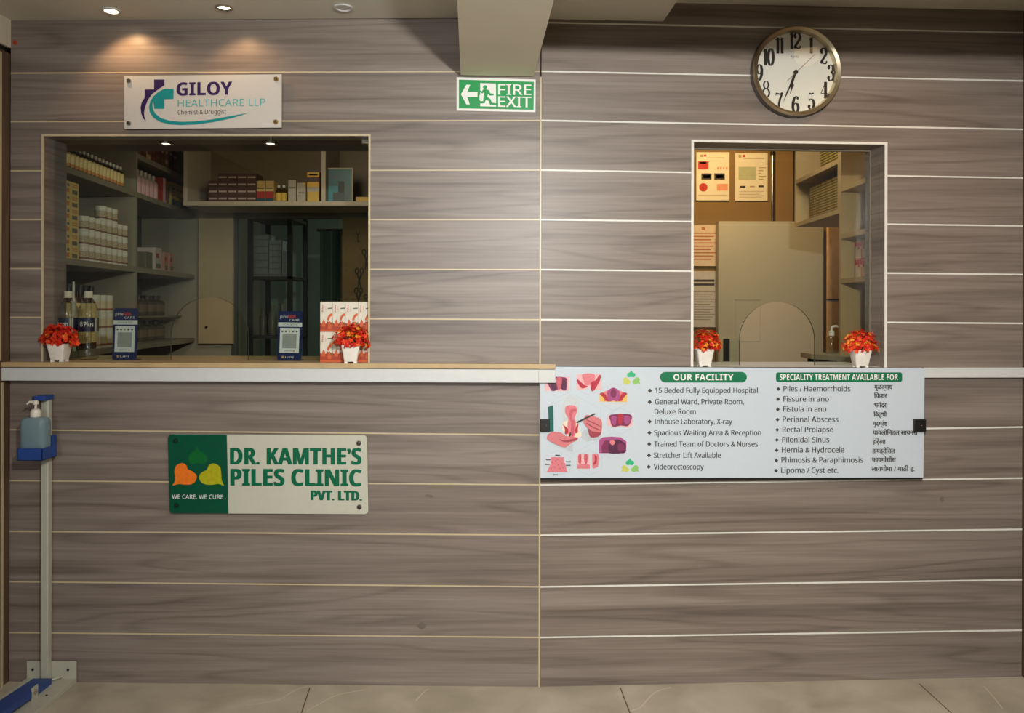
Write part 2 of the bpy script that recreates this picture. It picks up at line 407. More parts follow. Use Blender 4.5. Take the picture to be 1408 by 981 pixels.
# ------------------------------------------------------------------ window trims and glass
def arch_glass(side, win, d, ax0, ax1, aybase, aytop):
    """pane with a hatch cut out of its foot"""
    wl, wr, wt, wb = win
    a0 = P(side, ax0, aybase, d)[0]; a1 = P(side, ax1, aybase, d)[0]; zt = P(side, (ax0 + ax1) / 2, aytop, d)[1]
    r = (a1 - a0) / 2; zs = zt - r; mid = (a0 + a1) / 2
    arc = [(mid - r * math.cos(PI * i / 24), zs + r * math.sin(PI * i / 24)) for i in range(25)]
    path = [(a0, wb)] + arc + [(a1, wb)]
    mb = M(); y0, y1 = -d, -d + 0.008
    o = [(wl, wb)] + path + [(wr, wb), (wr, wt), (wl, wt)]
    e = 0.0012
    mb.poly([(u, y0, z) for u, z in o], GLASS); mb.poly([(u, y1, z) for u, z in o][::-1], GLASS)
    for i in range(len(path) - 1):
        (u0, z0), (u1, z1) = path[i], path[i + 1]
        mb.add([(u0, y0, z0), (u1, y0, z1), (u1, y1, z1), (u0, y1, z0)], [(0, 1, 2, 3)], EDGE)
    return mb
def trim_frame(win, m, th, proud=0.003, back=0.003):
    wl, wr, wt, wb = win; mb = M()
    mb.box(wl - th, wl + 0.001, -proud, back, wb + 0.02, wt + th, m); mb.box(wr - 0.001, wr + th, -proud, back, wb + 0.02, wt + th, m)
    mb.box(wl + 0.001, wr - 0.001, -proud, back, wt - 0.001, wt + th, m)
    return mb
LT = LTOP; RT = RTOP
w1 = struct(trim_frame((lw[0], lw[1], lw[2], LTOP - 0.02), CREAM, 0.0055).build('window_1', smooth=False))
lg = (lw[0] + 0.001, lw[1] - 0.001, lw[2] - 0.001, LTOP + 0.001)
arch_glass('L', lg, -0.06, 234.5, 341.0, 497, 408.5).build('glass_pane', w1, smooth=False, fix=False)
mb = M(); q = P('L', 497, 191, -0.055); q2 = P('L', 508, 198, -0.055)
mb.box(q[0], lw[1] - 0.001, 0.05, 0.078, q2[1], q[1], CHROME); mb.build('glass_clamp', w1, bevel=0.002)
w2 = struct(trim_frame((rw[0], rw[1], rw[2], RTOP - 0.02), WHITELINE, 0.0075).build('window_2', smooth=False)); w2.rotation_euler = (0, 0, BETA)
rg = (rw[0] + 0.001, rw[1] - 0.001, rw[2] - 0.001, RTOP + 0.001)
arch_glass('R', rg, -0.10, 1017.0, 1120.5, 504, 415.0).build('glass_pane', w2, smooth=False, fix=False)
mb = M(); mb.box(rw[1] - 0.004, rw[1] - 0.0005, 0.099, 0.108, RTOP, rw[2], MATS['dull_inlay']); mb.build('glass_channel', w2, smooth=False)
mb = M(); mb.box(rw[0] + 0.001, rw[1] - 0.001, 0.098, 0.110, rw[2] - 0.006, rw[2] - 0.001, MATS['dull_inlay']); mb.build('glass_channel', w2, smooth=False)
# deeper boxed head of the pharmacy opening (its soffit holds two little lamps)
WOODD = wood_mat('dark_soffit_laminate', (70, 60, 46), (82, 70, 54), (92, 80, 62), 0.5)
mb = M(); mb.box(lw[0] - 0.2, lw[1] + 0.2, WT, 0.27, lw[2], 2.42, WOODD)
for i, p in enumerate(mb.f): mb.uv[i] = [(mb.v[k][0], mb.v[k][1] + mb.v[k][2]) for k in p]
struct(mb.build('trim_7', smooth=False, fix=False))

# ------------------------------------------------------------------ downlights
BULB = mat('lamp_glow', (255, 236, 200), 0.4, emit=9.0)
def downlight(at, r, label, spot, name='ceiling_downlight'):
    t = thing(name, label, 'light', at, 0, 'recessed downlights')
    mb = M(); mb.lathe([(r * 1.0, 0.004), (r * 1.25, 0.0), (r * 1.25, -0.004), (r * 0.95, -0.005), (r * 0.85, 0.0), (r, 0.004)], CHROME if r < 0.024 else WHITE, 24); mb.build('rim', t)
    mb = M(); mb.lathe([(0.0005, -0.0035), (r * 0.5, -0.003), (r * 0.86, -0.0005)], BULB, 24); mb.build('bulb', t)
    if spot:
        e, ang, bl, aim = spot
        l = light('downlight_beam', 'SPOT', (0, 0, -0.02), e, (1.0, 0.60, 0.29), 0.012, aim, ang, bl); l.parent = t
    return t
def ceil_pt(x, y, z):
    r = ray(x, y); t = (z - EYE) / r.z; return C_ + t * r
p1 = ceil_pt(153, 14, ZC - 0.001); p2 = ceil_pt(308, 10, ZC - 0.001); p3 = ceil_pt(472, 10, ZC - 0.001)
downlight(p1, 0.024, 'glowing ceiling downlight above the left end of the pharmacy name board', (2.6, 128, 0.55, (0.06, 0.04, -0.30)))
downlight(p2, 0.022, 'glowing ceiling downlight above the right half of the pharmacy name board', (1.5, 124, 0.6, (0.05, 0.05, -0.30)))
t = downlight(p3, 0.026, 'unlit recessed ceiling lamp left of the beam', None)
for ch in t.children:
    if ch.name.startswith('bulb'):
        ch.data = ch.data.copy(); ch.data.materials[0] = WHITE
zs = lw[2] - 0.0005
for x, tx in ((224, 'left'), (369, 'right')):
    q = ceil_pt(x, 195, zs)
    downlight(Vector((q.x, 0.118, zs)), 0.021, 'small lit spotlight in the head of the pharmacy window, the %s one' % tx, (0.35, 120, 0.8, (0, 0.05, -0.3)), 'window_spotlight')

# ------------------------------------------------------------------ counters
TAN = mat('tan_counter_top', (186, 160, 118), 0.35, var=0.10, scale=14)
pL = 0.05
uE = P('L', 764, 510, pL)[0]; uS = UL + 0.001
ct = thing('counter', 'pharmacy counter with tan top and white front edge, left of the hanging notice board', 'counter', (0, 0, 0))
mb = M(); mb.box(uS, -0.006, -pL, -0.001, LTOP - 0.016, LTOP, TAN); mb.box(-0.006, uE, -pL, -0.0415, LTOP - 0.016, LTOP, TAN); mb.box(lw[0] + 0.001, lw[1] - 0.001, -0.001, 0.36, LTOP - 0.016, LTOP, TAN); mb.build('top_board', ct, smooth=False)
zb = P('L', 400, 525.5, pL)[1]
mb = M(); mb.box(uS, -0.006, -pL + 0.002, -0.001, zb, LTOP - 0.0185, WHITE); mb.box(-0.006, uE, -pL + 0.002, -0.0415, zb, LTOP - 0.0185, WHITE); mb.build('front_edge', ct, bevel=0.0015)
mb = M(); mb.box(uS, -0.008, -pL + 0.006, -0.001, LTOP - 0.0185, LTOP - 0.016, DARK); mb.build('shadow_gap', ct, smooth=False)
pR = 0.022
ct2 = thing('counter', 'white reception counter ledge seen to the right of the hanging notice board', 'counter', (0, 0, 0), BETA)
zb = P('R', 1340, 519.5, pR)[1]
u0 = uE + 0.006
mb = M(); mb.box(u0, UR - 0.001, -pR, -0.001, zb, RTOP, WHITE); mb.box(rw[0] + 0.001, rw[1] - 0.001, -0.001, 0.30, RTOP - 0.03, RTOP, WHITE); mb.build('ledge', ct2, smooth=False)

# ------------------------------------------------------------------ name board above the pharmacy window
def screw(t, at, r=0.008, m=None):
    mb = M(); mb.lathe([(r, 0.004), (r, -0.003), (r * 0.8, -0.0055), (0.0003, -0.006)], m or CHROME, 14, (at[0], at[1], at[2]), 'Y')
    mb.T = Matrix.Translation(Vector(at)) @ Matrix.Rotation(0.7, 4, 'Y')
    mb.box(-r * 0.9, r * 0.9, -0.0066, -0.0054, -r * 0.13, r * 0.13, DARK)
    return mb.build('screw', t)
d = 0.022
sh = Sheet('L', 279, 178, d)
t = thing('name_board', 'white chemist name board with a purple and teal cross on four brass standoffs', 'sign', sh.at)
PAN = mat('white_acrylic', (204, 200, 193), 0.22, var=0.01)
cor = [(171, 104.5), (387.3, 102.3), (387, 175.5), (171, 177.5)]
mb = M(); mb.prism([sh.p(*c) for c in cor], (0, 0.006, 0), PAN); mb.build('panel', t, smooth=False)
PUR = mat('purple_print', (52, 28, 84), 0.4); TEAL = mat('teal_print', (22, 140, 142), 0.4); TEAL2 = mat('light_teal_print', (84, 172, 170), 0.4)
g = lambda pts: [(150 + x / 5.4154, 90 + y / 5.4154) for x, y in pts]
mb = M()
sh.poly(mb, g([(335, 105), (412, 105), (412, 148), (370, 175), (322, 212), (288, 258), (268, 310), (260, 350), (264, 385), (275, 418), (252, 392), (238, 355), (234, 315), (243, 275), (265, 240), (265, 180), (335, 178)]), PUR)
mb.build('purple_emblem', t, smooth=False)
mb = M()
sh.poly(mb, g([(410, 175), (480, 175), (480, 250), (412, 252), (412, 323), (335, 323), (335, 300), (328, 270), (322, 295), (326, 325), (345, 360), (385, 392), (450, 412), (540, 420), (640, 417), (760, 403), (900, 378), (1045, 352), (920, 392), (780, 422), (650, 440), (540, 445), (450, 440), (380, 421), (330, 390), (303, 350), (297, 310), (305, 270), (330, 230), (370, 195)]), TEAL)
mb.build('teal_emblem', t, smooth=False)
sh.text(t, 'GILOY', 243, 319, 131.6, 18, PUR, 130.2, bold=0.02, strike=0.3); sh.text(t, 'HEALTHCARE LLP', 244.5, 364.8, 147.0, 9.8, TEAL2, 145.3)
sh.text(t, 'Chemist & Druggist', 244.5, 311, 157.6, 6.0, BLACK, 156.4, bold=0.006)
BRASS = mat('brass', (214, 180, 110), 0.25, 1.0)
for x, y, m in ((177.5, 111.5, CHROME), (380, 109, BRASS), (177.5, 170, CHROME), (379.5, 168, BRASS)):
    screw(t, sh.p(x, y), 0.0085, m)
    mb = M(); a = sh.p(x, y); mb.lathe([(0.005, 0.0065), (0.005, d - 0.0005)], CHROME, 10, a, 'Y'); mb.build('standoff', t)

# ------------------------------------------------------------------ fire exit sign
sh = Sheet('L', 682, 153, 0.004)
t = thing('exit_sign', 'green and white fire exit sign with an arrow under the beam', 'sign', sh.at)
GRN = mat('exit_green', (0, 148, 72), 0.35, var=0.03)
f = lambda pts: [(520 + x / 3.2, x * 0 + y / 3.2) for x, y in pts]
# the wall halves meet beside the sign, the sheet keeps to the left half
mb = M(); mb.prism([sh.p(*c) for c in f([(345, 340), (693, 350), (692, 494), (345, 487)])], (0, 0.003, 0), WHITEP); mb.build('panel', t, smooth=False)
mb = M(); sh.poly(mb, f([(355, 350.5), (685, 360), (684, 484), (355, 477)]), GRN, 0.0004); mb.build('green_field', t, smooth=False)
mb = M(); sh.poly(mb, f([(364, 415), (388, 373), (405, 373.5), (392, 404), (437, 405), (437, 427), (392, 427), (403, 460), (388, 459.5)]), WHITEP, 0.0008); mb.build('arrow', t, smooth=False)
mb = M()
sh.poly(mb, f([(449, 366), (518, 368), (519, 470), (449, 468)]), WHITEP, 0.0008)
sh.poly(mb, f([(446, 395), (456, 402), (462, 394), (474, 392), (488, 398), (494, 412), (508, 412), (508, 420), (489, 421), (484, 413), (480, 426), (495, 437), (500, 452), (521, 455), (521, 464), (492, 461), (487, 445), (474, 440), (468, 455), (446, 456), (446, 446), (462, 445), (464, 420), (466, 405), (459, 412), (446, 404)]), GRN, 0.0011)
sh.poly(mb, f([(470 + 9 * math.cos(a * PI / 8), 384 + 9 * math.sin(a * PI / 8)) for a in range(16)]), GRN, 0.0011)
sh.poly(mb, f([(449, 418), (457, 420), (459, 440), (446, 441), (446, 418)]), WHITEP, 0.0013)
mb.build('running_figure', t, smooth=False)
sh.text(t, 'FIRE', 520 + 529 / 3.2, 520 + 673 / 3.2, 417 / 3.2, 46 / 3.2, WHITEP, 418.5 / 3.2, strike=0.35); sh.text(t, 'EXIT', 520 + 529 / 3.2, 520 + 673 / 3.2, 470 / 3.2, 46 / 3.2, WHITEP, 472.5 / 3.2, strike=0.35)

# ------------------------------------------------------------------ clinic board
d = 0.016
sh = Sheet('L', 369, 707, d)
t = thing('clinic_board', 'green and white clinic name board with three leaf hearts below the counter', 'sign', sh.at)
CW = mat('ivory_acrylic', (194, 194, 177), 0.3, var=0.02); DG = mat('deep_green_print', (0, 78, 54), 0.35); DG2 = mat('letter_green', (0, 100, 68), 0.35)
k = lambda pts: [(220 + x / 4.693, 580 + y / 4.693) for x, y in pts]
def warp(pts):  # rounded rectangle in 0..1 -> sheared outline of the board
    q = [(231, 597.5), (504.5, 599), (506.3, 707.5), (233.5, 706)]
    o = []
    for a, b in pts:
        x = (q[0][0] * (1 - a) + q[1][0] * a) * (1 - b) + (q[3][0] * (1 - a) + q[2][0] * a) * b
        y = (q[0][1] * (1 - a) + q[1][1] * a) * (1 - b) + (q[3][1] * (1 - a) + q[2][1] * a) * b
        o.append((x, y))
    return o
rr = [(a / 275.0, b / 108.0) for a, b in rrect(0, 0, 275, 108, 5)]
mb = M(); mb.prism([sh.p(*c) for c in warp(rr)], (0, 0.008, 0), CW); mb.build('panel', t, smooth=False)
gr = [(min(a, 0.296), b) for a, b in rr]; gr2 = []
for q in gr:
    if not gr2 or abs(q[0] - gr2[-1][0]) + abs(q[1] - gr2[-1][1]) > 1e-6: gr2.append(q)
mb = M(); sh.poly(mb, warp(gr2), DG, 0.0004); mb.build('green_field', t, smooth=False)
ORG = mat('orange_print', (232, 118, 30), 0.4, var=0.08, scale=80); LIM = mat('lime_print', (172, 168, 22), 0.4, var=0.15, scale=80); LG = mat('leaf_green_print', (0, 98, 40), 0.4)
for nm, m, pts in (('orange_leaf', ORG, [(80, 412), (97, 380), (93, 320), (105, 285), (140, 268), (170, 282), (180, 308), (210, 322), (232, 342), (237, 362), (225, 390), (200, 405), (165, 408), (125, 403), (100, 408)]),
                   ('lime_leaf', LIM, [(413, 415), (398, 380), (395, 330), (385, 290), (345, 270), (315, 283), (303, 310), (275, 325), (255, 345), (253, 368), (270, 395), (300, 407), (340, 408), (380, 402)]),
                   ('green_leaf', LG, [(237, 155), (250, 185), (280, 200), (300, 225), (303, 255), (285, 272), (262, 275), (243, 268), (222, 275), (200, 272), (185, 255), (185, 225), (205, 200), (228, 185)])):
    mb = M(); sh.poly(mb, k(smooth_poly(pts, 3)), m, 0.0008); mb.build(nm, t, smooth=False)
sh.text(t, "DR. KAMTHE’S", 317, 496.3, 638.8, 22.5, DG2, 639.2, bold=0.04, strike=0.9)
sh.text(t, 'PILES CLINIC', 317.5, 496.3, 668.0, 23, DG2, 669, bold=0.04, strike=0.9)
sh.text(t, 'PVT. LTD.', 428, 497, 688.0, 13, DG2, 688.8, bold=0.04, strike=0.9)
sh.text(t, 'WE CARE. WE CURE .', 236.5, 310.5, 686.3, 5.8, WHITEP, 686.6)
SCR = mat('dark_screw', (110, 106, 96), 0.3, 0.9); SCG = mat('green_screw', (20, 60, 46), 0.4, 0.4)
for x, y, m in ((241.5, 606.5, SCG), (493.4, 609.8, SCR), (243, 695.5, SCG), (494.2, 697.6, SCR)):
    screw(t, sh.p(x, y), 0.0085, m)
    mb = M(); a = sh.p(x, y); mb.lathe([(0.005, 0.0085), (0.005, d - 0.0005)], CHROME, 10, a, 'Y'); mb.build('standoff', t)

# ------------------------------------------------------------------ wall clock
dC = 0.045
cx, cy = 1093.0, 99.0
sh = Sheet('R', cx, cy, 0.018)
t = thing('wall_clock', 'round silver-rimmed wall clock with large black numerals on the right wall', 'clock', loc('R', P('R', 1094, cy, 0.02)[0], 0, P('R', 1094, cy, 0.02)[1]), BETA)
uo, zo = P('R', 1094, cy, 0.02)
pxm = (P('R', 1104, cy, 0.03)[0] - P('R', 1094, cy, 0.03)[0]) / 10
Ro = 61.5 * pxm; Ri = 54.5 * pxm
RIM = mat('brushed_rim', (214, 200, 170), 0.32, 1.0, var=0.02); CASE = mat('clock_case', (92, 90, 84), 0.4, 0.6)
FACE = mat('clock_face', (222, 222, 212), 0.5, var=0.01)
mb = M(); mb.lathe([(Ro * 0.97, -0.001), (Ro * 1.0, -0.012), (Ro * 0.99, -0.030)], CASE, 64, (0, 0, 0), 'Y'); mb.f.pop(); mb.m.pop(); mb.build('case', t)
mb = M(); mb.lathe([(Ro * 0.985, -0.028), (Ro * 0.985, -0.036), (Ro * 0.955, -0.042), (Ri * 1.01, -0.036), (Ri * 0.985, -0.022), (Ri * 0.98, -0.0145)], RIM, 72, (0, 0, 0), 'Y')
mb.f = [q for q in mb.f if len(q) == 4]; mb.m = mb.m[:len(mb.f)]; mb.build('rim', t)
mb = M(); mb.poly([(Ri * 1.0 * math.cos(a * PI / 36), -0.0302 + 0.0142, Ri * math.sin(a * PI / 36)) for a in range(72)], FACE); dial = mb.build('dial', t, smooth=False)
# numerals drawn as broad-pen strokes: upright strokes thick, level ones thin
def pen(mb, path, x0, x1, y0, y1, thick, thin, closed=False, lift=0.0):
    pts = [(x0 + (x1 - x0) * a, y0 + (y1 - y0) * b) for a, b in path]
    n = len(pts); L_ = []; R2 = []
    for i in range(n):
        a = pts[(i - 1) % n] if closed or i > 0 else pts[i]; c = pts[(i + 1) % n] if closed or i < n - 1 else pts[i]
        dx, dy = c[0] - a[0], c[1] - a[1]; l = math.hypot(dx, dy) or 1
        wv = thin + (thick - thin) * (abs(dy) / l) ** 1.6
        L_.append((pts[i][0] - dy / l * wv / 2, pts[i][1] + dx / l * wv / 2)); R2.append((pts[i][0] + dy / l * wv / 2, pts[i][1] - dx / l * wv / 2))
    for i in range(n if closed else n - 1):
        j = (i + 1) % n
        sheet.poly(mb, [L_[i], L_[j], R2[j], R2[i]], BLACK, lift)
def arc(cx_, cy_, rx, ry, a0, a1, n=16):
    return [(cx_ + rx * math.cos(math.radians(a0 + (a1 - a0) * i / n)), cy_ + ry * math.sin(math.radians(a0 + (a1 - a0) * i / n))) for i in range(n + 1)]
def blob(mb, x, y, r, b, lift):
    X = b[0] + (b[1] - b[0]) * x; Y = b[2] + (b[3] - b[2]) * y
    sheet.poly(mb, [(X + r * math.cos(i * PI / 6), Y + r * 1.1 * math.sin(i * PI / 6)) for i in range(12)], BLACK, lift)
def digit(mb, ch, x0, x1, y0, y1):
    b = (x0, x1, y0, y1); tk, tn = 3.9, 1.1; lf = 0.0008
    pp = lambda path, closed=False, tk=tk, tn=tn: pen(mb, path, x0, x1, y0, y1, tk, tn, closed, lf)
    if ch == '1':
        pp([(0.66, 0.0), (0.66, 1.0)]); pp([(0.66, 0.03), (0.35, 0.12), (0.05, 0.13)], tk=1.6, tn=1.2)
    elif ch == '0': pp(arc(0.5, 0.5, 0.36, 0.48, 0, 360, 28)[:-1], True)
    elif ch == '2':
        pp([(0.18, 0.27), (0.2, 0.12), (0.34, 0.03), (0.55, 0.02), (0.76, 0.1), (0.84, 0.27), (0.74, 0.45), (0.5, 0.62), (0.25, 0.8), (0.12, 0.95)])
        pp([(0.12, 0.93), (0.3, 0.88), (0.55, 0.95), (0.78, 0.95), (0.92, 0.8)], tk=2.2, tn=2.0); blob(mb, 0.24, 0.27, 2.0, b, lf)
    elif ch == '3':
        pp([(0.2, 0.2), (0.25, 0.07), (0.48, 0.02), (0.72, 0.08), (0.8, 0.23), (0.7, 0.4), (0.45, 0.47)]); pp([(0.45, 0.46), (0.72, 0.52), (0.86, 0.7), (0.76, 0.9), (0.5, 0.98), (0.24, 0.93), (0.14, 0.78)])
        blob(mb, 0.22, 0.22, 1.7, b, lf); blob(mb, 0.2, 0.77, 1.9, b, lf)
    elif ch == '4':
        pp([(0.66, 0.0), (0.66, 0.98)]); pp([(0.66, 0.02), (0.06, 0.7)], tk=0.9, tn=0.7); pp([(0.04, 0.71), (0.96, 0.71)], tk=1, tn=1.0); pp([(0.42, 0.98), (0.9, 0.98)], tk=1, tn=0.8)
    elif ch == '5':
        pp([(0.2, 0.02), (0.45, 0.07), (0.82, 0.02)], tk=2.4, tn=2.0); pp([(0.2, 0.02), (0.17, 0.45)], tk=0.9); pp([(0.17, 0.46), (0.42, 0.37), (0.72, 0.42), (0.86, 0.65), (0.76, 0.88), (0.5, 0.98), (0.24, 0.94), (0.13, 0.8)]); blob(mb, 0.2, 0.79, 1.9, b, lf)
    elif ch == '6':
        pp([(0.8, 0.12), (0.6, 0.02), (0.36, 0.12), (0.18, 0.4), (0.16, 0.68), (0.26, 0.9), (0.5, 0.98), (0.76, 0.9), (0.86, 0.7), (0.74, 0.48), (0.5, 0.42), (0.24, 0.52)]); blob(mb, 0.76, 0.15, 1.5, b, lf)
    elif ch == '7':
        pp([(0.08, 0.2), (0.12, 0.03)], tk=1.2); pp([(0.1, 0.06), (0.35, 0.1), (0.65, 0.12), (0.92, 0.02)], tk=2.6, tn=2.2); pp([(0.92, 0.03), (0.62, 0.42), (0.48, 0.72), (0.46, 0.98)], tk=3.0, tn=1.2)
    elif ch == '8':
        pp(arc(0.5, 0.24, 0.28, 0.22, 0, 360, 22)[:-1], True, 2.2); pp(arc(0.5, 0.72, 0.38, 0.26, 0, 360, 24)[:-1], True, 2.6)
    elif ch == '9':
        pp([(0.2, 0.88), (0.4, 0.98), (0.64, 0.88), (0.82, 0.6), (0.84, 0.32), (0.74, 0.1), (0.5, 0.02), (0.24, 0.1), (0.14, 0.3), (0.26, 0.52), (0.5, 0.58), (0.76, 0.48)]); blob(mb, 0.24, 0.85, 1.5, b, lf)
class ClockSheet(Sheet):
    def p(s, x, y, lift=0.0):
        u, z = P('R', x, y, 0.016 + lift); return (u - uo, -0.016 - lift, z - zo)
sheet = ClockSheet('R', cx, cy, 0.016)
NUM = [('12', [(492, 526, 162, 312), (530, 600, 160, 312)]), ('11', [(365, 402, 208, 350), (402, 441, 208, 350)]), ('1', [(668, 702, 206, 350)]), ('2', [(768, 836, 300, 448)]), ('3', [(832, 902, 450, 600)]), ('4', [(773, 842, 605, 752)]),
       ('5', [(658, 724, 705, 853)]), ('6', [(513, 584, 732, 885)]), ('7', [(366, 436, 700, 842)]), ('8', [(246, 322, 597, 748)]), ('9', [(190, 256, 445, 600)]), ('10', [(256, 290, 310, 458), (294, 357, 306, 460)])]
for s_, bx in NUM:
    mb = M()
    for ch, b in zip(s_, bx): digit(mb, ch, 1010 + b[0] / 6.54, 1010 + b[1] / 6.54, 20 + b[2] / 6.54, 20 + b[3] / 6.54)
    mb.build('numeral', dial, smooth=False)
mb = M(); sheet.text(mb, 'Ajanta', 1087, 1098.3, 79.4, 3.8, BLACK, bold=0.01); mb.build('maker_mark', dial, smooth=False)
cpx = lambda pts: [(1010 + x / 6.54, 20 + y / 6.54) for x, y in pts]
mb = M(); sheet.poly(mb, cpx([(536, 520), (500, 620), (432, 806), (470, 690), (512, 640), (545, 560), (562, 522)]), BLACK, 0.004); mb.build('minute_hand', t, smooth=False)
mb = M(); sheet.poly(mb, cpx([(538, 515), (512, 610), (498, 640), (508, 665), (495, 722), (512, 690), (522, 662), (536, 640), (528, 615), (560, 520)]), BLACK, 0.0025); mb.build('hour_hand', t, smooth=False)
mb = M(); sheet.poly(mb, cpx([(474, 594), (478, 598), (722, 359), (720, 356)]), mat('second_hand_red', (136, 104, 92), 0.5), 0.0055); mb.build('second_hand', t, smooth=False)
hp = sheet.p(1010 + 547 / 6.54, 20 + 520 / 6.54, 0.0); mb = M(); mb.lathe([(0.0075, -0.0008), (0.0075, -0.006), (0.0045, -0.0066), (0.0003, -0.0066)], DARK, 16, hp, 'Y'); mb.build('hub', t)
mb = M(); mb.poly([(Ri * 0.99 * math.cos(a * PI / 36), -0.027, Ri * 0.99 * math.sin(a * PI / 36)) for a in range(72)], glass_mat('clock_glass', (0.97, 0.97, 0.96), 1.0)); mb.build('glass', t, smooth=False)

# ------------------------------------------------------------------ hanging notice board
dB = 0.034
sh = Sheet('R', 1006, 659, dB)
t = thing('notice_board', 'white clinic facility board with two green headings hung below the right window', 'sign', sh.at, BETA)
BW = mat('pale_board', (198, 208, 216), 0.3, var=0.01)
cor = [(742.5, 504.5), (1271.5, 507), (1269.5, 657), (743, 657.5)]
mb = M(); mb.prism([sh.p(*c) for c in cor], (0, 0.004, 0), BW); mb.build('panel', t, smooth=False)
mb = M(); mb.prism([(q[0], q[1] + 0.0045, q[2]) for q in (sh.p(743.5, 503.8), sh.p(1271.5, 506.2), sh.p(1269.5, 660), sh.p(743.5, 661))], (0, 0.004, 0), DARK); mb.build('shade_backing', t, smooth=False)  # dark sheet reaching below the panel, stands in for the board's shadow
PG = mat('heading_green', (22, 112, 76), 0.4)
def pill(x0, y0, x1, y1, r, name):
    mb = M(); sh.poly(mb, rrect(x0, y0, x1, y1, r), PG, 0.0005); return mb.build(name, t, smooth=False)
hd1 = pill(907.5, 511.7, 1027, 526.3, 7.2, 'green_heading'); hd2 = pill(1067, 512.3, 1240.5, 525.6, 3, 'green_heading')
sh.text(hd1, 'OUR FACILITY', 926, 1008.5, 523.2, 8.3, WHITEP, bold=0.02, lift=0.001); sh.text(hd2, 'SPECIALITY TREATMENT AVAILABLE FOR', 1072, 1235, 522.8, 7.9, WHITEP, bold=0.02, lift=0.001)
INK = mat('grey_ink', (62, 58, 54), 0.5)
mb = M()
for s_, a, b, y in (('15 Beded Fully Equipped Hospital', 901, 1041.8, 540.8), ('General Ward, Private Room,', 900.8, 1022.7, 556.3), ('Deluxe Room', 900.2, 956.6, 570.0), ('Inhouse Laboratory, X-ray', 900, 1006.7, 583.5), ('Spacious Waiting Area & Reception', 899.5, 1046.5, 599), ('Trained Team of Doctors & Nurses', 899.5, 1041.8, 614.5), ('Stretcher Lift Available', 899, 991, 629.9), ('Videorectoscopy', 899, 967.6, 645.7)):
    sh.text(t, s_, a, b, y, 7.3, INK, strike=0.18)
for x, y in ((893.7, 537.5), (893.4, 553.2), (893.2, 580), (893, 595.5), (892.7, 611), (892.4, 626.7), (892, 642.2)):
    mb = M(); sh.poly(mb, [(x - 3, y), (x, y - 3), (x + 3, y), (x, y + 3)], INK); mb.build('bullet', t, smooth=False)
mb = M()
for s_, a, b, y in (('Piles / Haemorrhoids', 1077.4, 1169.3, 538.4), ('Fissure in ano', 1077.2, 1139.6, 552.5), ('Fistula in ano', 1077, 1136, 566.4), ('Perianal Abscess', 1076.4, 1152.6, 580.6), ('Rectal Prolapse', 1076, 1145.8, 594.6), ('Pilonidal Sinus', 1075.6, 1140.2, 608.6), ('Hernia & Hydrocele', 1075.2, 1160.8, 622.6), ('Phimosis & Paraphimosis', 1074.6, 1186.6, 636.4), ('Lipoma / Cyst etc.', 1074.2, 1152.5, 650.6)):
    sh.text(t, s_, a, b, y, 7.4, INK, strike=0.18)
for i in range(9):
    x, y = 1070.3 - 0.4 * i, 535.2 + 14.05 * i; mb = M(); sh.poly(mb, [(x - 2.7, y), (x, y - 2.7), (x + 2.7, y), (x, y + 2.7)], INK); mb.build('bullet', t, smooth=False)
for s_, a, b, y in (('मुळव्याध', 1202.3, 1227.2, 533), ('िफशर', 1202, 1219.8, 545.1), ('भगंदर', 1202, 1218.8, 558), ('िवद्रधी', 1201.5, 1219, 570.7), ('गुदभ्रंश', 1200.8, 1220, 583.5), ('पायलोिनडल सायनस', 1200.3, 1261.6, 595.8), ('हिर्नया', 1200, 1217.6, 608.2), ('हायड्रोिसल', 1199.6, 1230.3, 620.9), ('फायमोसीस', 1198.9, 1231.8, 633), ('लायपोमा / गाठी इ.', 1198.4, 1257.5, 645.6)):
    sh.text(t, s_, a, b, y + 2.6, 6.6, INK, strike=0.3)
for x0 in (742.5, 1255.0):
    mb = M(); a = sh.p(x0, 576.5); b2 = sh.p(x0 + (13 if x0 < 800 else 16), 593.5)
    mb.box(a[0], b2[0], -0.012, 0.008, b2[2], a[2], DARK)
    mb.lathe([(0.004, -0.014), (0.004, -0.011)], SCR, 10, ((a[0] + b2[0]) / 2 + 0.004, 0, (a[2] + b2[2]) / 2), 'Y'); mb.build('clip', t, bevel=0.0015)
# printed pictures
bpx = lambda pts: [(740 + x / 6.33, 505 + y / 6.33) for x, y in pts]
C3 = {}
def ink(n, rgb):
    C3[n] = mat('print_' + n, rgb, 0.45, var=0.10, scale=260); return C3[n]
for n_, c_ in (('pink', (214, 122, 130)), ('pale_pink', (232, 178, 178)), ('rose', (196, 92, 104)), ('red', (178, 44, 62)), ('plum', (124, 46, 84)), ('purple', (84, 34, 66)), ('mauve', (166, 76, 128)), ('yellow', (230, 186, 96)), ('skin', (206, 120, 124)), ('skin_dark', (158, 66, 78)), ('teal', (20, 92, 84)), ('cuff', (186, 192, 196)), ('hex', (198, 203, 206)), ('hexline', (184, 190, 194)), ('cream', (232, 216, 190)), ('pen', (48, 54, 52)), ('leafgreen', (52, 176, 120)), ('leaflime', (196, 200, 96)), ('leafpale', (140, 190, 104))): ink(n_, c_)
def picture(name, parts):
    mb = M()
    for i, (m, pts, *sm) in enumerate(parts): sh.poly(mb, bpx(smooth_poly(pts, 3) if sm else pts), C3[m], 0.0005 + 0.00025 * i)
    mb.build(name, t, smooth=False)
hexa = lambda cx_, cy_, rx, ry: [(cx_ + rx * math.sin(i * PI / 3), cy_ + ry * math.cos(i * PI / 3)) for i in range(6)]
def ringed(cx_, cy_, r): return [('hexline', hexa(cx_, cy_, r, r)), ]
mb = M()
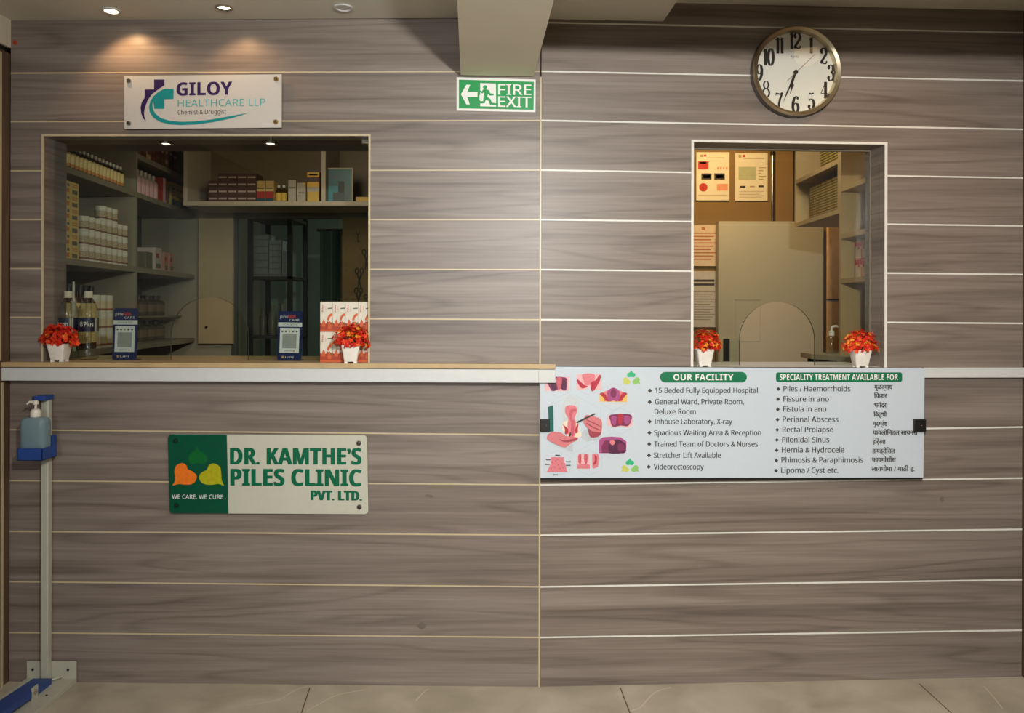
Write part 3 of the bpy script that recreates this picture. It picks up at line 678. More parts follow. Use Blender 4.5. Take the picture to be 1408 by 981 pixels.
for cx_, cy_, r in ((170, 150, 135), (445, 135, 130), (655, 260, 135), (715, 470, 130), (650, 690, 130), (165, 845, 135), (445, 835, 130), (300, 495, 290)):
    a = hexa(cx_, cy_, r * 0.98, r * 0.9); b2 = hexa(cx_, cy_, r * 0.98 - 3, r * 0.9 - 3)
    a = [(max(p[0], 25), min(max(p[1], 30), 945)) for p in a]; b2 = [(max(p[0], 28), min(max(p[1], 33), 942)) for p in b2]
    for i in range(6): sh.poly(mb, bpx([a[i], a[(i + 1) % 6], b2[(i + 1) % 6], b2[i]]), C3['hexline'], 0.0003)
mb.build('picture_outlines', t, smooth=False)
picture('printed_picture', [('pale_pink', [(55, 95), (270, 85), (268, 200), (235, 212), (60, 205)]), ('plum', [(80, 95), (240, 92), (250, 150), (240, 205), (190, 190), (130, 210), (105, 190)], 1), ('purple', [(105, 130), (140, 110), (160, 160), (150, 205), (120, 200)], 1), ('purple', [(205, 120), (232, 105), (245, 160), (225, 205), (200, 180)], 1), ('rose', [(160, 95), (205, 95), (200, 170), (180, 200), (165, 165)], 1)])
picture('printed_picture', [('pale_pink', [(335, 65), (545, 62), (548, 195), (340, 198)]), ('hex', [(410, 198), (430, 175), (462, 160), (470, 198)]), ('pink', [(385, 62), (490, 62), (485, 130), (462, 150), (415, 160), (395, 120)], 1), ('red', [(335, 115), (350, 110), (400, 155), (435, 170), (410, 180), (380, 185), (350, 150)], 1), ('red', [(545, 75), (530, 70), (505, 110), (460, 135), (455, 170), (465, 208), (485, 205), (515, 160), (540, 110)], 1)])
picture('printed_picture', [('yellow', [(535, 235), (580, 215), (655, 180), (730, 215), (775, 230), (775, 305), (535, 302)]), ('pink', [(575, 300), (655, 285), (735, 300), (740, 220), (655, 180), (575, 215)]), ('red', [(535, 235), (565, 222), (600, 260), (620, 298), (590, 295), (565, 262)], 1), ('red', [(775, 232), (745, 222), (712, 255), (695, 296), (725, 292), (748, 262)], 1), ('mauve', [(605, 210), (655, 178), (705, 210), (708, 260), (690, 300), (655, 292), (620, 300), (603, 260)], 1), ('plum', [(630, 215), (655, 185), (680, 215), (672, 260), (640, 262)], 1)])
picture('printed_picture', [('pale_pink', [(607, 425), (820, 425), (825, 505), (775, 530), (720, 515), (660, 530), (605, 505)]), ('plum', [(632, 415), (800, 412), (810, 465), (780, 515), (720, 510), (650, 520), (628, 465)], 1), ('red', [(695, 415), (735, 415), (730, 490), (713, 505), (700, 490)], 1), ('mauve', [(640, 430), (680, 430), (675, 495), (655, 505), (638, 470)], 1), ('mauve', [(750, 430), (795, 428), (798, 480), (765, 500), (748, 470)], 1)])
picture('printed_picture', [('mauve', [(530, 635), (560, 612), (640, 606), (720, 612), (768, 650), (766, 735), (745, 752), (530, 750)]), ('purple', [(610, 750), (600, 690), (630, 650), (690, 630), (745, 655), (765, 690), (760, 735), (740, 750)], 0), ('plum', [(555, 750), (550, 690), (580, 640), (625, 640), (610, 690), (615, 750)]), ('plum', [(690, 690), (715, 660), (750, 685), (745, 730), (705, 735)], 1), ('pink', [(620, 655), (645, 632), (670, 655), (648, 682)], 1)])
picture('printed_picture', [('pink', [(112, 785), (220, 785), (230, 830), (255, 915), (75, 915), (105, 850)])] + [('plum', [(x, y), (x + 6, y), (x + 6, y + 6), (x, y + 6)]) for x, y in ((120, 830), (150, 815), (170, 850), (205, 840), (140, 870), (190, 880), (215, 875), (110, 880), (165, 805))] + [('pen', [(x, y), (x + 42, y), (x + 42, y + 7), (x, y + 7)]) for x, y in ((148, 764), (68, 804), (60, 844), (240, 820), (240, 852), (130, 934))])
picture('printed_picture', [('pale_pink', [(340, 770), (355, 755), (445, 755), (450, 880), (340, 885)]), ('pink', [(340, 850), (395, 845), (450, 850), (450, 885), (340, 885)]), ('rose', [(352, 765), (375, 760), (372, 840), (350, 830)], 1), ('rose', [(400, 765), (430, 765), (425, 840), (405, 835)], 1), ('pink', [(470, 755), (520, 752), (535, 800), (520, 870), (480, 885), (470, 870)]), ('red', [(490, 770), (510, 780), (508, 830), (490, 850), (480, 845), (494, 810)], 1)])
picture('hands_picture', [('hex', [(205, 340), (250, 255), (300, 248), (355, 275), (360, 420), (330, 600), (210, 470)]), ('teal', [(85, 348), (132, 330), (136, 560), (96, 566)]),
    ('cuff', [(225, 700), (300, 655), (303, 738), (262, 728)]), ('cuff', [(385, 560), (420, 540), (545, 590), (540, 630), (490, 640), (420, 648), (375, 610)]),
    ('cream', [(205, 525), (240, 470), (330, 470), (372, 580), (355, 612), (260, 605)], 1),
    ('pink', [(245, 340), (320, 336), (338, 385), (318, 445), (330, 490), (320, 600), (265, 600), (255, 500), (262, 450), (234, 395)], 1), ('rose', [(275, 380), (325, 365), (330, 385), (300, 395), (290, 470), (280, 470)], 1), ('rose', [(290, 470), (315, 470), (310, 590), (285, 590)], 1),
    ('red', [(215, 500), (240, 520), (262, 545), (255, 585), (232, 580), (232, 540)], 1), ('red', [(350, 490), (345, 540), (345, 570), (325, 575), (322, 540)], 1), ('pen', [(265, 605), (280, 560), (288, 590), (275, 608)]),
    ('skin', [(78, 630), (88, 585), (125, 565), (200, 572), (240, 600), (340, 612), (335, 640), (290, 660), (255, 690), (220, 700), (150, 670)], 1), ('skin_dark', [(180, 625), (230, 640), (338, 618), (330, 635), (260, 655), (215, 650)], 1),
    ('skin', [(400, 440), (420, 418), (470, 425), (550, 460), (552, 560), (530, 600), (470, 595), (440, 545), (410, 510), (392, 475)], 1), ('skin_dark', [(440, 535), (470, 560), (545, 570), (525, 605), (460, 612), (438, 570)], 1), ('skin_dark', [(420, 455), (500, 490), (550, 520), (550, 526), (495, 500), (418, 462)]), ('skin_dark', [(420, 485), (480, 520), (545, 548), (545, 555), (475, 530), (418, 494)]),
    ('pen', [(330, 478), (490, 402), (498, 412), (340, 490)])])
for cx_, cy_ in ((810, 65), (798, 830)):
    leaf = lambda x, y, a: [(x + r * math.cos(math.radians(q + a)) * 41, y + r * math.sin(math.radians(q + a)) * 36) for q, r in ((-90, 1.05), (-55, 0.6), (-20, 0.85), (15, 0.95), (48, 0.9), (90, 0.6), (132, 0.9), (165, 0.95), (200, 0.85), (235, 0.6))]
    picture('leaf_emblem', [('leafgreen', leaf(cx_, cy_, 0)), ('leaflime', leaf(cx_ - 42, cy_ + 57, -130)), ('leafpale', leaf(cx_ + 46, cy_ + 57, 130))])

# ------------------------------------------------------------------ pedal sanitiser stand
STEEL = mat('grey_painted_steel', (182, 182, 166), 0.45, var=0.04); BLUE = mat('blue_painted_steel', (40, 72, 144), 0.45, var=0.05)
ga, gb = fl(36, 936), fl(103, 942)
a1 = P('L', 36, 937, 0.012)[0]; a2 = P('L', 102, 941, 0.022)[0]; bwid = a2 - a1
t = thing('sanitizer_stand', 'grey foot-pedal sanitizer stand with blue holder against the left wall', 'stand', (a1, -0.022, 0), 0.0)
# own coordinates: x to the right, y negative towards the visitor, z up
PLH = P('L', 60, 911, 0.015)[1]
mb = M(); mb.box(0, bwid, 0.012, 0.016, 0.0, PLH, STEEL); mb.build('back_plate', t, bevel=0.001)
for x in (0.022, bwid - 0.028):
    mb = M(); mb.lathe([(0.0045, 0.0118), (0.0045, 0.0100), (0.0003, 0.0095)], DARK, 10, (x, 0, PLH - 0.028), 'Y'); mb.build('bolt', t)
mb = M(); mb.prism([(0, 0.012, 0), (bwid, 0.012, 0), (bwid, -0.36, 0), (-0.01, -0.36, 0)], (0, 0, 0.018), STEEL)
mb.build('base_plate', t, bevel=0.0015)
ptop = P('L', 63, 547, 0.0)[1]; px_ = P('L', 64.5, 900, 0.03)[0] - a1
mb = M(); mb.box(px_ - 0.0215, px_ + 0.0055, -0.012, 0.0115, 0.018, ptop, STEEL); mb.build('post', t, bevel=0.003)
mb = M(); mb.T = Matrix.Translation((px_ - 0.002, -0.03, 0.034)) @ Matrix.Rotation(0.06, 4, 'Z') @ Matrix.Rotation(-0.10, 4, 'X')
mb.box(-0.031, 0.031, -0.30, 0.0, -0.001, 0.003, BLUE); mb.box(-0.031, -0.028, -0.30, 0.0, -0.018, 0.0, BLUE); mb.box(0.028, 0.031, -0.30, -0.0, -0.018, 0.0, BLUE); mb.box(-0.031, 0.031, -0.30, -0.297, -0.018, 0.0, BLUE)
pd = mb.build('pedal', t)
mb = M(); mb.box(px_ + 0.034, px_ + 0.037, -0.150, -0.118, 0.016, 0.060, STEEL); mb.lathe([(0.008, 0.037), (0.008, 0.040), (0.005, 0.043)], CHROME, 12, (px_, -0.134, 0.042), 'X'); mb.build('pivot_bracket', t)
mb = M(); mb.tube([(px_ + 0.022, -0.03, 0.03), (px_ + 0.05, -0.005, 0.032), (px_ + 0.05, 0.006, 0.04)], 0.003, STEEL, 8); mb.build('pedal_rod', t)
mb = M(); mb.lathe([(0.004, 0.017), (0.004, 0.020), (0.0003, 0.0205)], DARK, 10, (bwid - 0.03, -0.11, 0)); mb.build('bolt', t)
# holder box around the bottle foot
zh1 = P('L', 42, 617, 0.13)[1]; zh0 = P('L', 42, 634, 0.13)[1]; hx0 = P('L', 23.5, 625, 0.13)[0] - a1; hx1 = P('L', 58, 625, 0.13)[0] - a1
mb = M()
y0, y1 = -0.108, -0.024
mb.box(hx0, hx1, y0, y0 + 0.003, zh0, zh1, BLUE); mb.box(hx0, hx0 + 0.003, y0, y1, zh0, zh1, BLUE); mb.box(hx1 - 0.003, hx1, y0, y1, zh0, zh1, BLUE); mb.box(hx0, hx1, y0, y1, zh0, zh0 + 0.003, BLUE)
mb.box(hx0, px_ + 0.024, y1, y1 + 0.0025, zh0, zh1 + 0.03, BLUE)
mb.build('bottle_holder', t, bevel=0.0008)
mb = M(); mb.box(px_ + 0.018, px_ + 0.028, -0.026, 0.0, zh0 + 0.01, zh1 + 0.03, BLUE); mb.build('clamp_flange', t, bevel=0.0008)
mb = M(); mb.box(px_ - 0.026, px_ + 0.010, -0.040, 0.0115, ptop - 0.004, ptop + 0.012, BLUE)
mb.box(px_ - 0.036, px_ - 0.0261, -0.038, -0.015, ptop - 0.004, ptop + 0.010, BLUE); mb.box(px_ - 0.034, px_ - 0.028, -0.0395, -0.0381, ptop - 0.002, ptop + 0.009, DARK); mb.build('press_arm', t, bevel=0.001)
# bottle
BL = mat('blue_grey_gel', (142, 168, 176), 0.12, trans=0.35, ior=1.35, var=0.03); PUMP = mat('cream_plastic', (226, 220, 204), 0.4)
bx = P('L', 49, 590, 0.09)[0]; zb0 = zh0 + 0.0035; zsh = P('L', 49, 577, 0.09)[1]; zn = P('L', 49, 566, 0.09)[1]; ztp = P('L', 49, 551, 0.09)[1]
bw = (P('L', 66, 590, 0.09)[0] - P('L', 32, 590, 0.09)[0]) / 2
t = thing('sanitizer_bottle', 'bluish gel pump bottle with cream pump in the blue stand holder', 'bottle', (bx, -0.09, zb0))
hx = (hx0 + hx1) / 2 + a1 - bx
mb = M(); k_ = 10; prof = []
H = zsh - zb0
for sc, z in ((0.9, 0.0), (1.0, 0.004), (1.0, H - 0.008), (0.96, H - 0.002), (0.82, H + 0.006), (0.4, H + 0.010)):
    prof.append([(hx * (1 - z / (H + .01)) * 0 + x * sc, y * sc * 0.85, z) for x, y in rrect(-bw, -0.033, bw, 0.033, 0.018, 4)])
n = len(prof[0]); mb.add([p for r in prof for p in r], [(j * n + i, j * n + (i + 1) % n, (j + 1) * n + (i + 1) % n, (j + 1) * n + i) for j in range(len(prof) - 1) for i in range(n)] + [tuple(range(n))[::-1], tuple((len(prof) - 1) * n + i for i in range(n))], BL)
mb.build('body', t)
mb = M(); mb.lathe([(0.016, H + 0.009), (0.016, H + 0.026), (0.013, H + 0.033), (0.006, H + 0.036)], PUMP, 18); mb.build('collar', t)
hz = ztp - zb0
mb = M(); mb.lathe([(0.004, H + 0.034), (0.004, hz - 0.012)], PUMP, 10); mb.lathe([(0.009, hz - 0.013), (0.009, hz - 0.004), (0.006, hz)], PUMP, 12); mb.tube([(0, 0, hz - 0.006), (-0.018, -0.004, hz - 0.005), (-0.026, -0.006, hz - 0.012)], [0.006, 0.0045, 0.003], PUMP, 8); mb.build('pump', t)

# ------------------------------------------------------------------ potted artificial flowers
POT = mat('white_pot', (232, 226, 214), 0.4); RED = mat('red_petals', (206, 32, 14), 0.6, var=0.25, scale=90); RED2 = mat('orange_red_petals', (232, 70, 22), 0.6, var=0.2, scale=90); YEL = mat('amber_petals', (240, 150, 40), 0.6); STEM = mat('stem_green', (70, 84, 40), 0.7)
def plant(label, seed, yel, xmin=-9):
    r = random.Random(seed)
    t = thing('potted_flowers', label, 'plant', (0, 0, 0), 0, 'potted red artificial flowers on the counters')
    mb = M(); h = 0.062
    ring = lambda s, z, inn=0: [(x, y, z) for x, y in rrect(-s, -s, s, s, s * 0.22, 3)]
    rs = [ring(0.0205, 0.006), ring(0.0225, 0.012), ring(0.031, h), ring(0.0285, h), ring(0.0265, h - 0.012)]
    n = len(rs[0]); mb.add([p for q in rs for p in q], [(j * n + i, j * n + (i + 1) % n, (j + 1) * n + (i + 1) % n, (j + 1) * n + i) for j in range(4) for i in range(n)] + [tuple(range(n))[::-1], tuple(4 * n + i for i in range(n))], POT)
    for sx in (-1, 1):
        for sy in (-1, 1): mb.box(min(sx * 0.0205, sx * 0.010), max(sx * 0.0205, sx * 0.010), min(sy * 0.0205, sy * 0.010), max(sy * 0.0205, sy * 0.010), 0, 0.007, POT)
    mb.build('pot', t)
    mb = M()
    for i in range(14):
        a = r.uniform(0, 2 * PI); q = r.uniform(0.02, 0.036) if xmin < -1 else 0.018; mb.tube([(0, 0, h - 0.014), (q * 0.4 * math.cos(a), q * 0.4 * math.sin(a), h + 0.02), (q * math.cos(a), q * math.sin(a), h + r.uniform(0.01, 0.045))], 0.0011, STEM, 5)
    mb.build('stems', t)
    mb = M()
    for i in range(360):
        a = r.uniform(0, 2 * PI); el = math.asin(r.uniform(-0.38, 1.0)); q = r.uniform(0.62, 1.0)
        p = Vector((0.066 * q * math.cos(el) * math.cos(a), 0.044 * q * math.cos(el) * math.sin(a), h + 0.012 + (0.060 if el > 0 else 0.052) * q * math.sin(el)))
        if p.x < xmin: continue
        nrm = (Vector((p.x, p.y, (p.z - h) * 1.2)) + Vector((r.uniform(-.5, .5), r.uniform(-.5, .5), r.uniform(-.5, .5))) * 0.06).normalized()
        ax = nrm.orthogonal().normalized(); ay = nrm.cross(ax)
        m = RED if r.random() < 0.58 else (YEL if r.random() < yel else RED2)
        sz = r.uniform(0.0065, 0.0105); k5 = 5; ph = r.uniform(0, 6)
        for j in range(k5):
            b = ph + 2 * PI * j / k5; dr = ax * math.cos(b) + ay * math.sin(b); sd = nrm.cross(dr)
            mb.add([tuple(p), tuple(p + dr * sz * .55 + sd * sz * .36 + nrm * sz * .15), tuple(p + dr * sz + nrm * sz * r.uniform(-.1, .35)), tuple(p + dr * sz * .55 - sd * sz * .36 + nrm * sz * .15)], [(0, 1, 2, 3)], m)
    mb.build('flowers', t, smooth=False, fix=False)
    return t
def spot_on(side, x, d, z): return loc(side, P(side, x, 490, d)[0], d, z)
a = plant('potted red flowers in front of the two big water bottles', 3, 0.12); a.location = spot_on('L', 82, 0.004, LTOP)
a = plant('potted orange and red flowers in front of the red and white cartons', 5, 0.5); a.location = spot_on('L', 482.5, 0.026, LTOP); a.rotation_euler = (0, 0, 0.15)
a = plant('potted red flowers at the left end of the reception window', 8, 0.35, -0.024); a.location = spot_on('R', 967.5, -0.045, RTOP); a.rotation_euler = (0, 0, BETA)
a = plant('potted red flowers at the right end of the reception window', 11, 0.45); a.location = spot_on('R', 1183, -0.012, RTOP); a.rotation_euler = (0, 0, BETA - 0.1)

# ------------------------------------------------------------------ payment stands (their square codes left out)
NAVY = mat('navy_acrylic', (22, 38, 84), 0.3); PALE = mat('pale_card', (214, 218, 214), 0.5); ORL = mat('red_logo', (214, 66, 52), 0.5)
def pay_stand(label, x0, x1, ytop, ybase, d, mirror):
    sh = Sheet('L', (x0 + x1) / 2, ybase, d)
    at = loc('L', sh.u0, d, LTOP)
    t = thing('payment_stand', label, 'stand', at, 0, 'navy payment stands on the pharmacy counter')
    w_ = P('L', x1, ybase, d)[0] - P('L', x0, ybase, d)[0]; h_ = P('L', x0, ytop, d)[1] - LTOP
    u = lambda a, b, lift: ((a - 0.5) * w_, -lift + b * 0.012, b * h_)
    q = lambda mb, a0, b0, a1, b1, m, lift=0.0006: mb.poly([u(a0, b0, lift), u(a1, b0, lift), u(a1, b1, lift), u(a0, b1, lift)], m)
    mb = M(); out = [(a, b) for a, b in rrect(0, 0, 1, 1, 0.07, 3)]
    mb.prism([u(a, b, 0) for a, b in out], (0, 0.003, 0), NAVY); mb.build('panel', t, smooth=False)
    mb = M(); mb.box(-w_ * 0.45, w_ * 0.45, 0.0, 0.045, 0.0, 0.003, NAVY); mb.build('foot', t, smooth=False)
    mb = M(); q(mb, 0.0, 0.685, 1.0, 0.77, PALE); q(mb, 0.09, 0.16, 0.90, 0.66, PALE); cdp = mb.build('card', t, smooth=False)
    mb = M()
    GREYC = mat('grey_square_print', (150, 154, 150), 0.6)
    q(mb, 0.20, 0.25, 0.79, 0.535, GREYC, 0.0009)
    for i in range(5): q(mb, 0.15 + 0.15 * i, 0.575, 0.22 + 0.15 * i, 0.605, (INK if i != 2 else mat('tan_icon', (170, 140, 90))), 0.0009)
    mb.build('icons', cdp, smooth=False)
    mb = M()
    def tx(s_, a0, a1, b0, cap, m, bold=0.0):
        v, f_ = glyphs(s_, bold); q_ = M(); q_.add([u(a0 + (a1 - a0) * p[0], b0 + cap * p[1], 0.001) for p in v], f_, m); q_.build('text_line', t, smooth=False)
    tx('pine', 0.08, 0.40, 0.86, 0.055, WHITEP, 0.01); tx('labs', 0.42, 0.72, 0.86, 0.07, ORL, 0.02); tx('CARE', 0.46, 0.88, 0.80, 0.04, WHITEP, 0.01)
    tx('SCAN & PAY', 0.2, 0.8, 0.715, 0.03, INK, 0.01); tx('BHIM UPI', 0.3, 0.62, 0.19, 0.024, INK); mb.poly([u(0.64, 0.185, 0.001), u(0.72, 0.185, 0.001), u(0.70, 0.225, 0.001)], ORL)
    tx('UPI', 0.34, 0.70, 0.055, 0.035, PALE); mb.build('mark', t, smooth=False)
    mb = M(); c_ = u(0.24, 0.075, 0); mb.poly([(c_[0] + 0.0045 * math.cos(i * PI / 6), c_[1] - 0.001, c_[2] + 0.0045 * math.sin(i * PI / 6)) for i in range(12)], mat('gold_dot', (190, 150, 90), 0.4)); mb.build('badge', t, smooth=False)
    return t
pay_stand('navy payment stand beside the two big water bottles', 154, 187.5, 424, 496, -0.075, 0)
t = pay_stand('navy payment stand at the middle of the pharmacy window, left of the cartons', 380.5, 414, 428, 497, -0.075, 0); t.rotation_euler = (0, 0.01, -0.05)

# ------------------------------------------------------------------ red and white cartons
CART = mat('carton_white', (220, 214, 196), 0.5); CORG = mat('carton_orange', (206, 92, 44), 0.5); CBRN = mat('carton_rust', (168, 62, 30), 0.5, var=0.2, scale=120); CMAG = mat('carton_magenta', (196, 30, 86), 0.5); COLV = mat('carton_olive', (96, 98, 40), 0.5)
dk = -0.024
cw = P('L', 457.6, 450, dk)[0] - P('L', 440.2, 450, dk)[0]; cz = (P('L', 450, 415, dk)[1] - LTOP) / 2
def carton(label):
    t = thing('medicine_carton', label, 'carton', (0, 0, 0), 0, 'red and white cartons stacked in the pharmacy window')
    w2_, D, h = cw / 2 - 0.0004, 0.034, cz - 0.0006
    mb = M(); mb.box(-w2_, w2_, 0, D, 0, h, CART); mb.build('box', t, smooth=False)
    mb = M(); g2 = lambda pts, m, lf=0.0004: mb.poly([((a - .5) * 2 * w2_, -lf, b * h) for a, b in pts], m)
    g2([(0, 0), (1, 0), (1, 0.36), (0.9, 0.28), (0.85, 0.33), (0.72, 0.30), (0.6, 0.36), (0.5, 0.29), (0.42, 0.27), (0.36, 0.36), (0.22, 0.38), (0.12, 0.27), (0, 0.3)], CBRN)
    g2(smooth_poly([(0.12, 0.2), (0.28, 0.42), (0.42, 0.2)], 3), CORG, 0.0006); g2(smooth_poly([(0.6, 0.12), (0.75, 0.36), (0.92, 0.12)], 3), CORG, 0.0006)
    g2([(0, 0), (1, 0), (1, 0.06), (0, 0.06)], CORG, 0.0007)
    o_, i_ = [], []
    for j in range(9):
        a = math.radians(95 + 75 * j / 8); o_.append((1.0 + 0.48 * math.cos(a), 0.34 + 0.28 * math.sin(a))); i_.append((1.02 + 0.32 * math.cos(a), 0.34 + 0.20 * math.sin(a)))
    o_ = [(min(x, 1), y) for x, y in o_]; i_ = [(min(x, 1), y) for x, y in i_]
    g2(o_ + i_[::-1], CORG, 0.0008); g2([(0.8, 0.24), (0.98, 0.24), (0.98, 0.30), (0.85, 0.31)], COLV, 0.0009)
    g2([(0.6, 0.76), (0.97, 0.77), (0.97, 0.80), (0.6, 0.79)], INK, 0.0005)
    mb.build('printed_front', t, smooth=False)
    mb = M()
    v, f_ = glyphs('Piles', 0.03); mb.add([((0.25 - b * 0.12 - .5) * 2 * w2_, -0.0006, (0.66 + 0.24 * a) * h) for a, b in v], f_, CMAG); mb.build('lettering', t, smooth=False); mb = M()
    v, f_ = glyphs('care', 0.01); mb.add([((0.47 - b * 0.12 - .5) * 2 * w2_, -0.0006, (0.68 + 0.18 * a) * h) for a, b in v], f_, mat('carton_tan', (196, 150, 104)))
    mb.build('lettering', t, smooth=False)
    return t
proto = None; pos4 = ['left end', 'second place from the left', 'third place from the left', 'right end']
u0c = P('L', 440.2, 450, dk)[0] + cw / 2
for j in range(2):
    for i in range(4):
        lab = 'red and white carton, %s row of the window stack, %s' % (('lower', 'upper')[j], pos4[i])
        at = Vector((u0c + i * cw, -dk, LTOP + 0.0003 + j * cz))
        if i == 3: at.x -= 0.0
        if proto is None: proto = carton(lab); proto.location = at
        else: dup(proto, at, 0, lab)

# ------------------------------------------------------------------ two large water bottles behind the glass
LAB = mat('navy_label', (24, 34, 66), 0.4); CAPM = mat('cream_cap', (222, 214, 190), 0.4); LABW = mat('label_band', (190, 184, 160), 0.5)
def water_bottle(label, word, turn):
    t = thing('water_bottle', label, 'bottle', (0, 0, 0), 0, 'large clear bottles on the pharmacy counter')
    r, H = 0.0345, 0.246
    prof = [(r * 0.86, 0.0), (r, 0.008), (r, 0.03), (r * 0.95, 0.036), (r, 0.042), (r, 0.062), (r * 0.95, 0.068), (r, 0.074), (r * 0.97, 0.088), (r * 0.97, 0.152), (r, 0.156), (r * 0.98, 0.175), (r * 0.72, 0.200), (r * 0.42, 0.214), (r * 0.36, 0.226)]
    mb = M(); mb.lathe(prof, CLEAR, 32); mb.build('body', t)
    mb = M(); mb.lathe([(r * 0.985, 0.100), (r * 0.985, 0.104), (r * 0.985, 0.150)], LAB, 32); mb.f = [q for q in mb.f if len(q) == 4]; mb.m = mb.m[:len(mb.f)]; pl = mb.build('paper_label', t)
    mb = M(); v, f_ = glyphs(word, 0.02); vv = []
    for a, b in v:
        an = -PI / 2 + turn + (a - .5) * 1.35; vv.append((r * 1.0 * math.cos(an), r * 1.0 * math.sin(an), 0.119 + 0.017 * b))
    mb.add(vv, f_, WHITEP); 
    for an0, m in ((-PI / 2 + turn + 0.98, LABW),):
        q = []
        for an in (an0 - 0.16, an0 + 0.22): q += [(r * math.cos(an), r * math.sin(an), 0.100), (r * math.cos(an), r * math.sin(an), 0.150)]
        mb.add(q, [(0, 2, 3, 1)], m)
    mb.build('label_lettering', pl, smooth=False)
    mb = M(); mb.lathe([(r * 0.40, 0.227), (r * 0.42, 0.229), (r * 0.42, 0.244), (r * 0.36, 0.246)], CAPM, 20); mb.lathe([(r * 0.46, 0.2225), (r * 0.46, 0.2265)], CAPM, 20); mb.build('cap', t)
    return t
for x, wd, tr, lb in ((94, 'Ocean', -0.2, 'large clear water bottle with navy label, the left one behind the flower pot'), (121.5, "O'Plus", 0.3, 'large clear water bottle with navy label, the right one near the navy payment stand')):
    a = water_bottle(lb, wd, tr); q = P('L', x, 450, -0.109); a.location = (q[0] , 0.109, LTOP + 0.0003)

# ------------------------------------------------------------------ pharmacy room
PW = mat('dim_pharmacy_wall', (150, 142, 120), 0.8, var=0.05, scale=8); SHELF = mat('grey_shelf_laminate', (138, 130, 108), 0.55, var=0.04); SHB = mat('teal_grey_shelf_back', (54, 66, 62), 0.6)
XP0 = -2.32; ZP = 2.44
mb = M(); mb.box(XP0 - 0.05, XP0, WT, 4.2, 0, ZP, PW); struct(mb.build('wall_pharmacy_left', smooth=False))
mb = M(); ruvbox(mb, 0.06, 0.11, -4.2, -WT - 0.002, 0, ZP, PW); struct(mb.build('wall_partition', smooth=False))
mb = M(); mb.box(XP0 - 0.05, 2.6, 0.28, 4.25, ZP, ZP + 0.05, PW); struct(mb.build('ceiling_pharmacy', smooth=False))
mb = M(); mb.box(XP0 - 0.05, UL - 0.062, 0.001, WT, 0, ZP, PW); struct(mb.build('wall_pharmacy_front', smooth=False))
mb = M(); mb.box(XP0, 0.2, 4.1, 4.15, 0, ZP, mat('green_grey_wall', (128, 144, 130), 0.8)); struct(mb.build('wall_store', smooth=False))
# long shelf unit down the left side
A = W(92, 425, 3.05); B = W(269, 425, 4.56); A.z = B.z = 0
T = (B - A).normalized(); LEN = (B - A).length
NR = Vector((T.y, -T.x, 0)); RZ = math.atan2(-T.x, T.y)
def face_s(x, back=0.0):
    r = ray(x, 425); o = A - NR * back
    # solve C + t r = o + s T
    det = r.x * (-T.y) + T.x * r.y; dx, dy = o.x - C_.x, o.y - C_.y
    tt = (dx * (-T.y) + T.x * dy) / det; q = Vector((C_.x + tt * r.x, C_.y + tt * r.y, 0))
    return (q - o).dot(T), tt
def shelf_pt(s, back, z): 
    q = A + T * s - NR * back; return Vector((q.x, q.y, z))
t = thing('shelf_unit', 'long grey open shelf unit along the left side of the pharmacy', 'shelf', A, RZ)
DEP = 0.30; s0 = -0.10; sd, _ = face_s(186.5); s1 = LEN
def sbox(mb, b0, b1, sa, sb_, z0, z1, m): mb.box(-b1, -b0, sa, sb_, z0, z1, m)
mb = M(); sbox(mb, DEP, DEP + 0.012, s0, s1, 0, 2.40, SHB); mb.build('back_panel', t, smooth=False)
for sa in (s0 - 0.018, sd, s1):
    mb = M(); sbox(mb, 0.0, DEP, sa, sa + 0.018, 0, 2.40, SHELF); mb.build('side_panel', t, smooth=False)
SZ = {'low': 1.13, 'mid': 1.49, 'high': 1.84, 'top': 2.02}
for nm, z, sa, sb_ in (('a', 1.13, s0, sd), ('b', 1.13, sd + 0.018, s1), ('c', 1.49, s0, sd), ('d', 1.49, sd + 0.018, s1), ('e', 1.84, s0, sd), ('f', 1.84, sd + 0.018, s1), ('g', 2.02, sd + 0.018, s1), ('h', 1.26, sd + 0.018, s1 - 0.05), ('i', 0.78, s0, sd), ('j', 0.78, sd + 0.018, s1)):
    th = 0.024 if nm != 'h' else 0.008
    mb = M(); sbox(mb, 0.001 if nm != 'h' else 0.06, DEP, sa + 0.0005, sb_ - 0.0005, z - th, z, SHELF); mb.build('shelf_board', t, smooth=False)

def bottle(name, label, group, r, H, body, lab, cap, lz, cat='bottle', stripe=None):
    t = thing(name, label, cat, (0, 0, 0), 0, group)
    mb = M(); mb.lathe([(r * 0.9, 0), (r, 0.003), (r, H * 0.66), (r * 0.8, H * 0.74), (r * 0.4, H * 0.80), (r * 0.4, H * 0.88)], body, 14); bo = mb.build('body', t)
    mb = M(); mb.lathe([(r * 1.02, H * lz[0]), (r * 1.02, H * (lz[0] + (lz[1] - lz[0]) * 0.25)), (r * 1.02, H * lz[1])], lab, 14, mats=[stripe or lab, lab]); mb.f = [q for q in mb.f if len(q) == 4]; mb.m = mb.m[:len(mb.f)]; mb.build('paper_label', bo)
    mb = M(); mb.lathe([(r * 0.48, H * 0.86), (r * 0.48, H * 0.99), (r * 0.42, H)], cap, 12); mb.build('cap', t)
    return t
AMB = mat('amber_glass', (58, 40, 22), 0.15); CRL = mat('cream_label', (226, 202, 140), 0.5, var=0.15, scale=200); ORLB = mat('orange_label', (196, 132, 64), 0.5, var=0.2, scale=200); WCAP = mat('white_cap', (220, 216, 200), 0.4); BCAP = mat('black_cap', (22, 22, 20), 0.4)
proto = None
